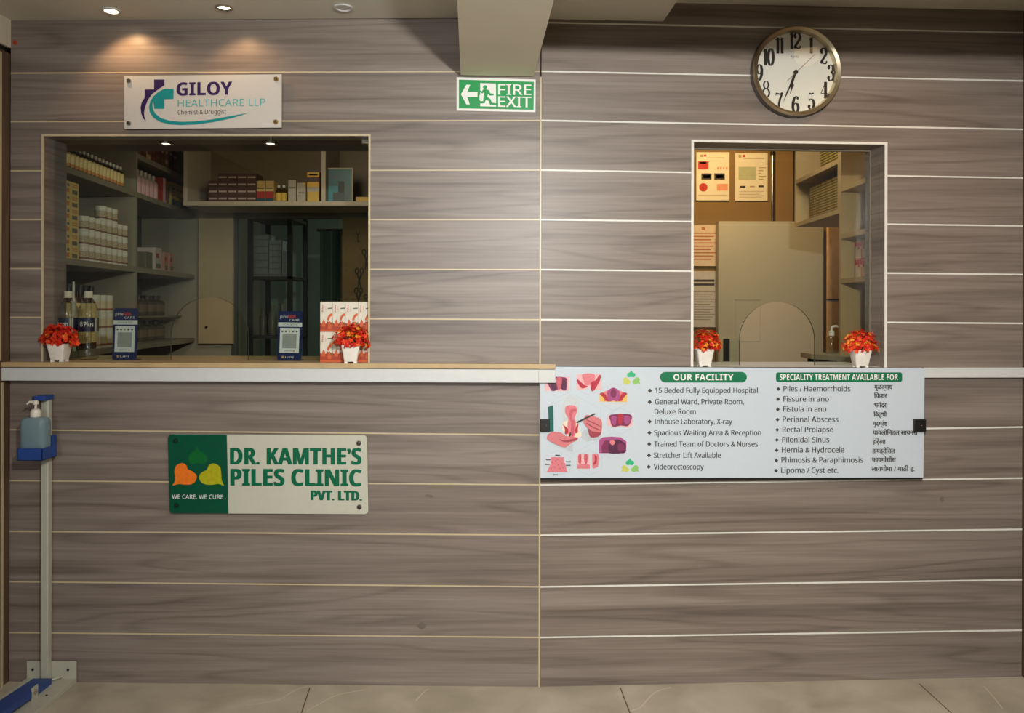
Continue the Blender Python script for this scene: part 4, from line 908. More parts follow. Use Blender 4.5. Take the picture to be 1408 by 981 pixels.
for i in range(16):
    s = 0.02 + i * 0.0355; lab = 'small amber bottle with cream label on the upper left shelf, %s from the window' % ORD[i]
    at = shelf_pt(s, 0.03, SZ['high'] + 0.0003)
    if proto is None: proto = bottle('syrup_bottle', lab, 'cream-labelled bottles on the upper left shelf', 0.0165, 0.094, AMB, CRL, WCAP, (0.08, 0.66), stripe=ORLB); proto.location = at; proto.rotation_euler = (0, 0, RZ)
    else: dup(proto, at, RZ, lab)
# two columns of small yellow cartons
YC = mat('yellow_carton', (222, 196, 124), 0.5); GRY = mat('grey_print', (108, 104, 84), 0.6)
def ycarton(label, kind):
    t = thing('tablet_carton', label, 'carton', (0, 0, 0), 0, 'yellow tablet cartons on the middle left shelf')
    mb = M(); mb.box(-0.10, 0, -0.031, 0.031, 0, 0.0495, YC); mb.build('box', t, smooth=False)
    mb = M(); q = lambda a0, b0, a1, b1, m: mb.poly([(0.0005, a0, b0), (0.0005, a1, b0), (0.0005, a1, b1), (0.0005, a0, b1)], m)
    if kind: q(-0.022, 0.006, 0.018, 0.022, ORLB); q(-0.022, 0.030, -0.006, 0.040, GRY); q(0.0, 0.030, 0.018, 0.040, GRY)
    else: q(-0.024, 0.004, 0.020, 0.020, GRY); q(-0.024, 0.030, 0.022, 0.034, ORLB); q(-0.024, 0.038, 0.022, 0.042, ORLB)
    mb.build('printed_front', t, smooth=False); return t
for c in range(2):
    proto = None
    for j in range(6):
        lab = 'yellow tablet carton, %s from the bottom, in the %s column of the middle left shelf' % (ORD[j], ('near', 'far')[c])
        at = shelf_pt(0.025 + c * 0.0635, 0.012, SZ['mid'] + 0.0003 + j * 0.0499)
        if proto is None: proto = ycarton(lab, c == 0); proto.location = at; proto.rotation_euler = (0, 0, RZ)
        else: dup(proto, at, RZ, lab)
b_ = bottle('tonic_bottle', 'dark bottle with orange label between yellow cartons and white tubs', None, 0.022, 0.10, AMB, ORLB, WCAP, (0.05, 0.5)); b_.location = shelf_pt(face_s(117.5)[0], 0.05, SZ['mid'] + 0.0003)
# white tubs
TUB = mat('white_tub', (210, 206, 188), 0.4); TLAB = mat('tub_label', (176, 160, 130), 0.5, var=0.35, scale=160); TRED = mat('tub_red', (112, 72, 52), 0.5)
def tub(label, group, r, H, lab, band):
    t = thing('powder_tub', label, 'tub', (0, 0, 0), 0, group)
    mb = M(); mb.lathe([(r * 0.95, 0), (r * 0.97, H * 0.08), (r * 0.97, H * 0.72)], TUB, 16); bo = mb.build('body', t)
    mb = M(); mb.lathe([(r * 0.985, H * 0.12), (r * 0.985, H * 0.24), (r * 0.985, H * 0.66)], lab, 16, mats=[band, lab]); mb.f = [q for q in mb.f if len(q) == 4]; mb.m = mb.m[:len(mb.f)]; mb.build('paper_label', bo)
    mb = M(); mb.lathe([(r, H * 0.73), (r, H * 0.97), (r * 0.93, H * 0.995)], TUB, 16); mb.build('lid', t)
    return t
proto = None; heights = [3, 3, 3, 4, 4, 4, 3, 3]
st, en = face_s(125)[0], face_s(177.5)[0]
HT = 0.0605
for c in range(8):
    for j in range(heights[c]):
        lab = 'white powder tub, %s stack from the window, %s from the bottom' % (ORD[c], ORD[j])
        at = shelf_pt(st + (en - st) * c / 7, 0.032, SZ['mid'] + 0.0003 + j * (HT + 0.0003))
        if proto is None: proto = tub(lab, 'white powder tubs on the middle left shelf', 0.0245, HT, TLAB, TRED); proto.location = at; proto.rotation_euler = (0, 0, RZ)
        else: dup(proto, at, RZ + 0.2 * rnd.random(), lab)
proto = None; TB2 = mat('tub_brown_line', (140, 92, 58), 0.5); HT2 = 0.0745
for c, x in enumerate((141.5, 150.5, 158.5)):
    for j in range(3):
        lab = 'cream tub on the low left shelf, %s stack from the window, %s up' % (ORD[c], ORD[j])
        at = shelf_pt(face_s(x)[0] , 0.036, SZ['low'] + 0.0003 + j * (HT2 + 0.0003))
        if proto is None: proto = tub(lab, 'cream tubs on the low left shelf', 0.0255, HT2, mat('cream_tub_label', (206, 190, 156), 0.5, var=0.1), TB2); proto.location = at
        else: dup(proto, at, 0.3 * c, lab)
proto = None
for i in range(7):
    lab = 'tall amber bottle with black cap on the low left shelf, %s from the window' % ORD[i]
    at = shelf_pt(0.005 + i * 0.048, 0.04, SZ['low'] + 0.0003)
    if proto is None: proto = bottle('tonic_bottle', lab, 'black-capped bottles on the low left shelf', 0.0225, 0.262, AMB, CRL, BCAP, (0.1, 0.72)); proto.location = at
    else: dup(proto, at, 0, lab)
b_ = bottle('spray_bottle', 'slim white bottle among the black-capped bottles on the low left shelf', None, 0.009, 0.272, WCAP, TUB, WCAP, (0.1, 0.6)); b_.location = shelf_pt(0.0770, 0.0115, SZ['low'] + 0.0003)
# right bay of the shelf
sb = face_s(189.5)[0]
PKL = mat('pink_label', (212, 168, 170), 0.5, var=0.1, scale=150); CLB = mat('pale_bottle', (170, 160, 150), 0.3); GRB = mat('green_band', (84, 100, 52), 0.5)
proto = None
for i in range(6):
    lab = 'pink-labelled bottle on the upper shelf right of the divider, %s in the row' % ORD[i]
    at = shelf_pt(sb + 0.03 + i * 0.052, 0.04, SZ['high'] + 0.0003)
    if proto is None: proto = bottle('lotion_bottle', lab, 'pink-labelled bottles on the upper shelf', 0.023, 0.122, CLB, PKL, CLB, (0.02, 0.66), stripe=PKL); proto.location = at
    else: dup(proto, at, 0, lab)
def carton_simple(name, label, group, w_, D, h, mats_):
    """carton whose printed front faces local +x; mats_: list of (z0,z1,material) bands on the front"""
    t = thing(name, label, 'carton', (0, 0, 0), 0, group)
    mb = M(); mb.box(-D, 0, -w_ / 2, w_ / 2, 0, h, mats_[0]); mb.build('box', t, smooth=False)
    mb = M()
    for z0, z1, m, y0, y1 in mats_[1]: mb.poly([(0.0006, y0 * w_, z0 * h), (0.0006, y1 * w_, z0 * h), (0.0006, y1 * w_, z1 * h), (0.0006, y0 * w_, z1 * h)], m)
    mb.build('printed_front', t, smooth=False); return t
RDC = mat('red_carton', (150, 36, 28), 0.5); DTEAL = mat('dark_teal_carton', (22, 60, 70), 0.5); OCH = mat('ochre_carton', (196, 156, 60), 0.5)
a = carton_simple('medicine_carton', 'tall pale carton with red side on the upper shelf after the pink bottles', None, 0.05, 0.09, 0.125, (RDC, [(0.0, 1.0, PKL, -0.5, 0.2), (0.0, 0.12, ORLB, 0.2, 0.5)])); a.location = shelf_pt(sb + 0.375, 0.012, SZ['high'] + 0.0003); a.rotation_euler = (0, 0, RZ)
a = carton_simple('medicine_carton', 'grey carton on the upper shelf beside the ochre cartons', None, 0.05, 0.09, 0.105, (mat('grey_carton', (120, 118, 108), 0.5), [(0.7, 0.85, GRY, -0.4, 0.4)])); a.location = shelf_pt(sb + 0.44, 0.02, SZ['high'] + 0.0003); a.rotation_euler = (0, 0, RZ)
proto = None
for i in range(4):
    lab = 'ochre carton with dark teal foot on the upper shelf, %s in the row' % ORD[i]
    at = shelf_pt(sb + 0.51 + i * 0.062, 0.015, SZ['high'] + 0.0003)
    if proto is None: proto = carton_simple('medicine_carton', lab, 'ochre cartons on the upper shelf', 0.058, 0.09, 0.125, (OCH, [(0.0, 0.3, DTEAL, -0.5, 0.5), (0.42, 0.5, GRY, -0.4, 0.4), (0.7, 0.78, GRY, -0.35, 0.3)])); proto.location = at; proto.rotation_euler = (0, 0, RZ)
    else: dup(proto, at, RZ, lab)
BKS = [mat('maroon_spine', (84, 40, 30), 0.5), mat('brown_spine', (104, 70, 46), 0.5), mat('tan_spine', (186, 156, 112), 0.5), mat('rust_spine', (112, 52, 34), 0.5)]
for i in range(9):
    k_ = (1, 0, 2, 3, 0, 0, 1, 3, 0)[i]; h_ = 0.10 + 0.02 * ((i * 7) % 5) / 5
    a = carton_simple('medicine_carton', '%s carton on the topmost shelf right of the divider, %s in the row' % (('maroon', 'brown', 'tan', 'rust')[k_], ORD[i]), 'cartons on the topmost shelf', 0.052, 0.1, h_ + 0.02, (BKS[k_], [(0.2, 0.35, BKS[(k_ + 1) % 4], -0.4, 0.4), (0.6, 0.7, BKS[2], -0.3, 0.3)]))
    a.location = shelf_pt(sb + 0.05 + i * 0.06, 0.015, SZ['top'] + 0.0003); a.rotation_euler = (0, 0, RZ)
for i, (o_, w_, h_, m, nm) in enumerate(((0.04, 0.05, 0.10, CRL, 'cream'), (0.13, 0.07, 0.075, mat('drab_carton', (104, 106, 88), 0.5), 'drab green'), (0.22, 0.08, 0.085, mat('drab_carton', (104, 106, 88)), 'second drab green'), (0.34, 0.08, 0.115, mat('white_red_carton', (188, 176, 166), 0.5), 'white and red'), (0.45, 0.05, 0.10, mat('pinkish_carton', (176, 128, 112), 0.5), 'pinkish'), (0.53, 0.05, 0.10, mat('pinkish_carton', (176, 128, 112)), 'second pinkish'))):
    a = carton_simple('medicine_carton', '%s carton on the dim middle shelf right of the divider' % nm, 'cartons on the dim middle shelf', w_, 0.1, h_, (m, [(0.55, 0.75, RDC if i > 2 else GRY, -0.4, 0.1), (0.1, 0.3, GRY, -0.4, 0.4)])); a.location = shelf_pt(sb + o_, 0.03, SZ['mid'] + 0.0003); a.rotation_euler = (0, 0, RZ)
proto = None
for zi, z in enumerate((1.26, 1.13)):
    for i in range(5):
        lab = 'dim glass jar on the %s board right of the divider, %s in the row' % (('thin upper', 'bottom')[zi], ORD[i])
        at = shelf_pt(sb + 0.12 + i * 0.115, 0.13, z + 0.0003)
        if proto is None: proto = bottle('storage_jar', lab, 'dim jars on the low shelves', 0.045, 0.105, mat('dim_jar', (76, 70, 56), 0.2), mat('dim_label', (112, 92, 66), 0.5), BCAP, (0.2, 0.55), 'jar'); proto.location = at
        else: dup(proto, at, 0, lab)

# overhead cabinet at the back of the pharmacy
ZH = 4.0
h0 = W(255, 280, ZH); YH = h0.y; zsh_ = W(380, 277, ZH).z
xa, xb, xd = W(255, 280, ZH).x, W(520, 280, ZH).x, W(445.5, 280, ZH).x
WARMB = mat('warm_shelf_edge', (170, 152, 128), 0.5); HBK = mat('brown_cabinet_back', (112, 92, 66), 0.5, var=0.08, scale=10)
t = thing('wall_cabinet', 'open overhead cabinet across the back of the pharmacy', 'cabinet', (xa, YH, zsh_))
hx_ = lambda x: x - xa
mb = M(); mb.box(-0.012, xb - xa, 0, 0.30, -0.022, 0, WARMB); mb.build('shelf_board', t, smooth=False)
for xx in (0, xd - xa):
    mb = M(); mb.box(xx - 0.010, xx + 0.010, 0, 0.30, 0.0005, 0.40, WARMB); mb.build('side_panel', t, smooth=False)
mb = M(); mb.box(0.0, xb - xa, 0.30, 0.312, -0.02, 0.42, HBK); mb.build('back_panel', t, smooth=False)
BRC = mat('brown_carton', (74, 44, 30), 0.5); STR = mat('mauve_stripe', (172, 146, 132), 0.5)
def front_y(o, extra=0.0): o.rotation_euler = (0, 0, -PI / 2); return o
proto = None
bw_ = W(294, 270, ZH + .03).x - W(281, 270, ZH + .03).x; bh = 0.0358
for j in range(4):
    for i in range(5):
        if j == 3 and i == 0: continue
        lab = 'brown striped carton in the overhead cabinet, %s column, %s from the bottom' % (ORD[i], ORD[j])
        at = Vector((W(293.2 + 13.3 * i, 277, ZH + .03).x, YH + 0.03, zsh_ + 0.0003 + j * bh))
        if proto is None: proto = front_y(carton_simple('medicine_carton', lab, 'brown cartons in the overhead cabinet', bw_ - 0.002 + 0.002, 0.10, bh - 0.0006, (BRC, [(0.36, 0.58, STR, -0.42, 0.42)]))); proto.location = at
        else: dup(proto, at, -PI / 2, lab)
def cab(label, x0, x1, ytop, base, bands, name='medicine_carton'):
    w_ = W(x1, 270, ZH + .03).x - W(x0, 270, ZH + .03).x; h_ = W(x0, ytop, ZH + .03).z - zsh_
    a = front_y(carton_simple(name, label, None, w_, 0.07, h_, (base, bands))); a.location = (W((x0 + x1) / 2, 270, ZH + .03).x, YH + 0.03, zsh_ + 0.0003); return a
GLD = mat('gold_carton', (186, 154, 96), 0.4); PLC = mat('pale_grey_carton', (166, 150, 132), 0.5); YLC = mat('yellow_box', (214, 160, 48), 0.5)
for nm, x0, x1 in (('left', 353.5, 365), ('right', 366, 377)):
    cab('tall gold and red carton in the overhead cabinet, the %s of a pair' % nm, x0, x1, 249, GLD, [(0.18, 0.5, RDC, -0.5, 0.5), (0.0, 0.18, DTEAL, -0.5, 0.5), (0.62, 0.66, BRC, -0.4, 0.4)])
for i, x in enumerate((384.5, 391.5)):
    a = bottle('tonic_bottle', 'dark bottle with yellow label in the overhead cabinet, the %s of a pair' % ('left', 'right')[i], None, 0.0155, 0.088, AMB, OCH, WCAP, (0.1, 0.55)); a.location = (W(x, 270, ZH + .06).x - 0.002, YH + 0.06, zsh_ + 0.0003)
cab('pale grey carton in the overhead cabinet beside the dark bottles', 397, 407.5, 248, PLC, [(0.62, 0.68, GRY, -0.4, 0.4)])
cab('pale grey carton in the overhead cabinet beside the yellow box', 409, 421, 252, PLC, [(0.45, 0.52, GRY, -0.35, 0.35), (0.92, 1.0, YLC, 0.1, 0.5)])
cab('yellow and black box in the overhead cabinet beside the divider', 422.5, 440, 237, BRC, [(0.0, 0.34, OCH, -0.45, 0.45), (0.34, 0.5, PLC, -0.47, 0.47), (0.5, 0.66, YLC, -0.47, 0.47), (0.82, 0.99, YLC, -0.47, 0.47), (0.88, 0.93, BRC, -0.35, 0.35)])
# small framed picture in the right compartment
x0, x1 = W(450, 270, ZH + .05).x, W(486, 270, ZH + .05).x; zt_ = W(460, 231.5, ZH + .05).z - zsh_
t = thing('framed_picture', 'small blue and teal picture in a thin frame in the overhead cabinet', 'picture', ((x0 + x1) / 2, YH + 0.05, zsh_ + 0.0003))
hw_ = (x1 - x0) / 2
mb = M(); fw = 0.006
mb.box(-hw_, hw_, 0, 0.012, 0, fw, WARMB); mb.box(-hw_, hw_, 0, 0.012, zt_ - fw, zt_, WARMB); mb.box(-hw_, -hw_ + fw, 0, 0.012, fw, zt_ - fw, WARMB); mb.box(hw_ - fw, hw_, 0, 0.012, fw, zt_ - fw, WARMB); mb.build('frame', t, smooth=False)
mb = M(); g3 = lambda a0, b0, a1, b1, m, y: mb.poly([(-hw_ + fw + a * (2 * hw_ - 2 * fw), y, fw + b * (zt_ - 2 * fw)) for a, b in ((a0, b0), (a1, b0), (a1, b1), (a0, b1))], m)
g3(0, 0, 1, 1, mat('teal_picture', (24, 84, 88), 0.4), 0.006); g3(0, 0, 0.5, 0.48, mat('blue_picture', (40, 116, 128), 0.4), 0.0055); g3(0.62, 0, 1, 0.5, mat('slate_picture', (60, 84, 84), 0.4), 0.0055); g3(0.42, 0.08, 0.68, 0.62, DARK, 0.005); g3(0.2, 0.02, 0.68, 0.28, mat('grey_picture', (46, 50, 48), 0.4), 0.0048); g3(0.05, 0.72, 0.4, 0.8, mat('violet_picture', (60, 70, 90), 0.4), 0.005)
mb.build('print', t, smooth=False)
a = cab('low ochre carton at the right end of the overhead cabinet', 490, 516, 271.5, OCH, [(0.3, 0.6, YLC, -0.4, 0.4)])

# beige board, doorway and what lies beyond
YBK = W(300, 400, 4.62).y
BGB = mat('beige_board', (176, 154, 116), 0.6, var=0.05, scale=6)
x0, x1 = W(272, 400, 4.5).x, W(320, 400, 4.5).x; yb_ = W(300, 400, 4.5).y; z0, z1 = W(300, 473, 4.5).z, W(300, 290, 4.5).z
t = thing('cupboard', 'beige wall cupboard below the overhead cabinet, beside the dark doorway', 'cupboard', (x0, yb_, z0))
mb = M(); mb.box(0, x1 - x0, 0.018, 0.044, 0, z1 - z0, BGB); mb.build('body', t, smooth=False)
mb = M(); mb.box(0.001, x1 - x0 - 0.001, 0, 0.017, 0.001, z1 - z0, BGB); mb.build('door', t, bevel=0.001)
mb = M(); mb.lathe([(0.006, 0.0), (0.006, -0.012), (0.004, -0.014)], DARK, 10, (0.05, 0, W(283, 450, 4.5).z - z0), 'Y'); mb.build('knob', t)
mb = M(); xo = W(321.5, 400, 4.54).x
mb.box(XP0, xo, yb_ + 0.045, yb_ + 0.12, 0, ZP, PW); mb.box(xo, 0.1, yb_ + 0.045, yb_ + 0.12, W(380, 300, 4.56).z, ZP, PW); struct(mb.build('wall_pharmacy_back', smooth=False))
mb = M(); xo2 = xo
zl = W(380, 300, 4.53).z
DGF = mat('dark_door_frame', (70, 74, 64), 0.5)
mb.box(xo - 0.004, xo + 0.026, yb_ + 0.02, yb_ + 0.0445, 0, zl, DGF); mb.box(xo - 0.004, 0.02, yb_ + 0.02, yb_ + 0.0445, zl, zl + 0.05, mat('grey_lintel', (118, 114, 98), 0.6)); struct(mb.build('door_1', smooth=False))
# steel rack with papers in the store room
ZK = 5.35
x0, x1 = W(340, 400, ZK).x, W(401, 400, ZK).x; yk = W(370, 400, ZK).y
t = thing('storage_rack', 'dark steel rack holding pale papers through the pharmacy doorway', 'rack', (x0, yk, 0))
for xx in (0, x1 - x0 - 0.03):
    for yy in (0, 0.37): mb = M(); mb.box(xx, xx + 0.03, yy, yy + 0.03, 0, 2.0, DARK); mb.build('upright', t, smooth=False)
for z in (0.6, W(360, 462, ZK).z, W(360, 380, ZK).z, W(360, 318, ZK).z + 0.1):
    mb = M(); mb.box(0, x1 - x0, 0, 0.40, z - 0.02, z, mat('rack_steel', (54, 50, 42), 0.5)); mb.build('shelf_board', t, smooth=False)
PPR = mat('grey_papers', (126, 130, 122), 0.7, var=0.15, scale=30)
for i, (xa_, xb_, yt, yb2, zz) in enumerate(((347, 367, 322, 380, 0), (368, 385, 330, 380, 0), (386, 393, 345, 380, 0))):
    q0, q1 = W(xa_, yb2, ZK).x, W(xb_, yb2, ZK).x; h_ = W(xa_, yt, ZK).z - W(xa_, yb2, ZK).z
    mb = M(); mb.box(-(q1 - q0) / 2, (q1 - q0) / 2, 0, 0.15, 0, h_, PPR)
    for k_ in range(6): mb.box(-(q1 - q0) / 2 + 0.003, (q1 - q0) / 2 - 0.003, -0.001, 0.0, h_ * (k_ + 0.2) / 6, h_ * (k_ + 0.35) / 6, GRY)
    o = mb.build('paper_bundle', None, smooth=False); tag(o, 'pale bundle of papers on the dark storage rack, the %s of three' % ('left', 'middle', 'right')[i], 'papers', 'paper bundles on the storage rack'); o.location = ((q0 + q1) / 2, yk + 0.03, W(360, 380, ZK).z + 0.0003)
for i, (xa_, xb_, yt) in enumerate(((350, 360, 425), (362, 374, 420), (376, 388, 418))):
    q0, q1 = W(xa_, 462, ZK).x, W(xb_, 462, ZK).x; h_ = W(xa_, yt, ZK).z - W(xa_, 462, ZK).z
    mb = M(); mb.lathe([((q1 - q0) / 2 * s_, z_ * h_) for s_, z_ in ((0.9, 0), (1, 0.04), (1, 0.7), (0.5, 0.8), (0.5, 1.0))], mat('dim_canister', (96, 92, 78), 0.4), 16); o = mb.build('canister', None); tag(o, 'dim canister low on the dark storage rack, the %s of three' % ('left', 'middle', 'right')[i], 'canister', 'canisters on the storage rack'); o.location = ((q0 + q1) / 2, yk + 0.10, W(360, 462, ZK).z + 0.0003)
# green curtain and peg board
ZQ = 4.85
x0, x1 = W(440, 400, ZQ).x, W(471, 400, ZQ).x
GRC = mat('dark_green_curtain', (58, 76, 66), 0.8)
mb = M(); n = 40; fr = []; 
for i in range(n + 1): fr.append(((x1 - x0) * i / n, 0.012 * math.sin(i * 1.1)))
bk = [(x, y + 0.004) for x, y in fr]
for i in range(n):
    mb.add([(fr[i][0], fr[i][1], 0), (fr[i + 1][0], fr[i + 1][1], 0), (fr[i + 1][0], fr[i + 1][1], 1.75), (fr[i][0], fr[i][1], 1.75)], [(0, 1, 2, 3)], GRC)
    mb.add([(bk[i][0], bk[i][1], 0), (bk[i + 1][0], bk[i + 1][1], 0), (bk[i + 1][0], bk[i + 1][1], 1.75), (bk[i][0], bk[i][1], 1.75)], [(3, 2, 1, 0)], GRC)
t = thing('curtain', 'dark green curtain hanging in the pharmacy doorway', 'curtain', (x0, W(455, 400, ZQ).y, 0.02))
mb.build('fabric', t, fix=False)
mb = M(); mb.tube([(-0.02, 0.002, 1.755), (x1 - x0 + 0.02, 0.002, 1.755)], 0.008, DARK, 10); mb.build('rail', t)
ZG = 4.42; x0 = W(470.5, 400, ZG).x; yg = W(490, 400, ZG).y
PEG = mat('tan_peg_board', (132, 106, 66), 0.7, var=0.06)
t = thing('peg_board', 'tan perforated peg board beside the green curtain', 'board', (x0, yg, 0.75))
zt_ = W(490, 300, ZG).z - 0.75
mb = M(); mb.box(0, 0.36, 0, 0.012, 0, zt_, PEG)
for i in range(9):
    for j in range(24):
        mb.poly([(0.02 + i * 0.04 + 0.003 * math.cos(a * PI / 3), -0.0004, 0.04 + j * 0.04 + 0.003 * math.sin(a * PI / 3)) for a in range(6) if 0.04 + j * 0.04 < zt_ - 0.01], BRC) if 0.04 + j * 0.04 < zt_ - 0.01 else None
mb.build('panel', t, smooth=False)
mb = M(); mb.box(0, 0.36, 0.013, 0.04, -0.75, zt_, DGF); mb.build('support', t, smooth=False)
for i, (x, y, kind) in enumerate(((492, 320, 'key'), (494, 378, 'pair of scissors'), (504, 352, 'pair of pliers'), (493, 405, 'pair of scissors'), (503, 408, 'key'))):
    q = W(x, y, ZG)
    t = thing({'key': 'hanging_key', 'pair of scissors': 'hanging_scissors', 'pair of pliers': 'hanging_pliers'}[kind], 'dark %s hung on the peg board, %s' % (kind, ('topmost', 'at middle height on the left', 'near the window edge', 'lowest on the left', 'lowest on the right')[i]), 'tool', (q.x, yg - 0.004, q.z))
    mb = M()
    if kind == 'key':
        mb.tube([(0.010 * math.cos(a * PI / 6), 0, 0.010 * math.sin(a * PI / 6)) for a in range(13)], 0.0022, DARK, 6); mb.tube([(0, 0, -0.010), (0, 0, -0.055)], 0.0025, DARK, 6); mb.box(0, 0.010, -0.002, 0.002, -0.052, -0.042, DARK)
    else:
        for sx in (-1, 1):
            mb.tube([(sx * 0.013 + 0.009 * math.cos(a * PI / 6), sx * 0.001, 0.02 + 0.016 * math.sin(a * PI / 6)) for a in range(13)], 0.003, DARK, 6)
            mb.tube([(sx * 0.012, sx * 0.001, 0.005), (0, 0, -0.028), (-sx * 0.008, 0, -0.08)], [0.004, 0.005, 0.002], DARK, 6)
    mb.build('body', t)
    mb = M(); mb.tube([(0, 0.0035, 0.012), (0, -0.006, 0.012)], 0.0018, CHROME, 6); mb.build('hook', t)

# ------------------------------------------------------------------ reception room on the right
RW = mat('warm_reception_wall', (134, 106, 66), 0.75, var=0.04, scale=6)
ZR = 5.08; yr = W(1050, 400, ZR).y
mb = M(); mb.box(0.10, 2.7, yr, yr + 0.08, 0, 2.44, RW); struct(mb.build('wall_reception_back', smooth=False))
mb = M(); mb.box(2.62, 2.7, 0.35, yr, 0, 2.44, RW); struct(mb.build('wall_reception_right', smooth=False))
def on_back(x, y, Z): return W(x, y, Z)
PAPER = mat('white_paper', (228, 220, 202), 0.7, var=0.02); PTX = mat('faint_print', (170, 148, 118), 0.7); PRED = mat('poster_red', (186, 40, 30), 0.6); PBL = mat('poster_dark', (52, 48, 52), 0.6); PGR = mat('poster_green_grey', (176, 180, 150), 0.7)
def poster(label, x0, y0, x1, y1, Z, items, base=PAPER, name='wall_notice', group='paper notices on the reception wall'):
    a, b = W(x0, y1, Z), W(x1, y0, Z)
    t = thing(name, label, 'notice', ((a.x + b.x) / 2, (a.y + b.y) / 2, a.z), 0, group)
    w_, h_ = b.x - a.x, b.z - a.z
    mb = M(); mb.box(-w_ / 2, w_ / 2, 0, 0.0015, 0, h_, base); mb.build('sheet', t, smooth=False)
    mb = M()
    for a0, b0, a1, b1, m in items: mb.poly([((p - .5) * w_, -0.0006, (1 - q) * h_) for p, q in ((a0, b1), (a1, b1), (a1, b0), (a0, b0))], m)
    mb.build('print', t, smooth=False); return t
lines = lambda y0, y1, n, x0=0.1, x1=0.9, m=None: [(x0, y0 + (y1 - y0) * i / n, x1 - 0.08 * (i % 3), y0 + (y1 - y0) * (i + 0.35) / n, m or PTX) for i in range(n)]
Zw = ZR - 0.012
t = poster('brightly lit notice with red circle and two dark pictures, upper left of the reception wall', 957.5, 209.5, 1003, 275.5, Zw, [(0.1, 0.05, 0.2, 0.1, PTX), (0.22, 0.05, 0.3, 0.09, PRED), (0.3, 0.11, 0.85, 0.12, PTX), (0.05, 0.19, 0.37, 0.36, PRED), (0.1, 0.2, 0.3, 0.24, PBL), (0.15, 0.44, 0.46, 0.57, PBL), (0.2, 0.47, 0.42, 0.54, PGR), (0.54, 0.44, 0.86, 0.57, PBL), (0.6, 0.47, 0.82, 0.54, PGR), (0.62, 0.66, 0.95, 0.8, mat('poster_pink', (222, 150, 120), 0.6)), (0.05, 0.89, 0.95, 0.9, PTX)] + [(0.62 + 0.09 * i, 0.31, 0.67 + 0.09 * i, 0.36, mat('poster_pink', (222, 150, 120))) for i in range(4)])
a, b = W(957.5, 275.5, Zw), W(1003, 209.5, Zw); w_, h_ = b.x - a.x, b.z - a.z
mb = M(); mb.poly([(-0.29 * w_ + 0.027 * math.cos(i * PI / 10), -0.0007, 0.27 * h_ + 0.027 * math.sin(i * PI / 10)) for i in range(20)], PRED); mb.build('red_circle', t, smooth=False)
poster('notice with grey-green panel and small drawings, second on the upper reception wall', 1011, 210.5, 1055.5, 276, Zw, [(0.1, 0.04, 0.18, 0.1, PTX), (0.23, 0.04, 0.3, 0.09, PRED), (0.25, 0.12, 0.9, 0.13, PTX), (0.1, 0.29, 0.65, 0.56, PGR), (0.15, 0.69, 0.32, 0.73, PBL), (0.45, 0.69, 0.6, 0.72, PTX), (0.72, 0.68, 0.88, 0.72, PBL)] + lines(0.3, 0.6, 5, 0.72, 0.95) + lines(0.8, 0.95, 5, 0.12, 0.9))
poster('pinkish printed notice left of the pale steel cupboard, the upper one', 940, 310, 987.5, 366, Zw, lines(0.18, 0.9, 9, 0.05, 0.95, mat('notice_rust', (178, 108, 72), 0.7)) + [(0.52, 0.05, 0.62, 0.12, mat('notice_rust', (178, 108, 72)))], mat('pink_paper', (216, 190, 160), 0.7))
poster('grey printed notice left of the pale steel cupboard, the lower one', 940, 373, 986, 450, Zw, [(0.3, 0.15, 0.92, 0.19, INK), (0.3, 0.22, 0.92, 0.26, INK)] + lines(0.36, 0.9, 12, 0.3, 0.95, mat('notice_grey', (150, 140, 132), 0.7)), mat('grey_paper', (196, 186, 176), 0.7))
# conduit and pillar
q = W(1062, 300, ZR - 0.03); zt_ = W(1062, 214, ZR - 0.03).z
t = thing('pipe', 'thin steel pipe running up the reception wall beside the notices', 'pipe', (q.x, q.y, 0))
mb = M(); mb.tube([(0, 0, 0.0), (0, 0, zt_)], 0.009, CHROME, 12); mb.build('tube', t)
mb = M(); mb.lathe([(0.014, zt_ - 0.0), (0.014, zt_ + 0.025)], DARK, 12); mb.build('end_cap', t)
x0, x1 = W(1067.5, 300, 5.04).x, W(1091, 300, 5.04).x; yp = W(1080, 300, 5.05).y
mb = M(); mb.box(x0, x1, yp, yr, 0, 2.44, RW); struct(mb.build('trim_8', smooth=False))
# steel cupboard
ZS = 4.95
x0, x1 = W(988, 400, ZS).x, W(1132, 400, ZS).x; ys = W(1050, 400, ZS).y; hs = W(1050, 304.5, ZS).z
CUP = mat('pale_steel_cupboard', (176, 168, 148), 0.42, var=0.02, scale=5); CUPP = mat('pale_panel', (166, 158, 138), 0.5)
t = thing('steel_cupboard', 'pale steel cupboard standing behind the reception window', 'cupboard', (x0, ys, 0))
mb = M(); mb.box(0, x1 - x0, 0, 0.07, 0, hs, CUP); mb.build('body', t, bevel=0.003)
m2 = lambda x, y: (W(x, y, ZS - 0.004).x - x0, W(x, y, ZS - 0.004).z)
a, b = m2(1011, 470), m2(1046, 412); mb = M()
for x_0, x_1, z_0, z_1 in ((a[0], b[0], a[1], a[1] + 0.004), (a[0], b[0], b[1] - 0.004, b[1]), (a[0], a[0] + 0.004, a[1], b[1]), (b[0] - 0.004, b[0], a[1], b[1])): mb.box(x_0, x_1, -0.002, 0.0, z_0, z_1, CUPP)
mb.build('label_frame', t, smooth=False)
a, b = m2(989, 505), m2(1013, 465); mb = M(); mb.box(a[0], b[0], -0.012, 0, a[1], b[1], mat('switch_plate', (168, 166, 142), 0.5)); mb.build('lock_plate', t, bevel=0.001)
a, b = m2(994, 497), m2(1003, 466); mb = M(); mb.box(a[0], b[0], -0.015, -0.0121, a[1], b[1], DARK); mb.build('handle_recess', t, smooth=False)
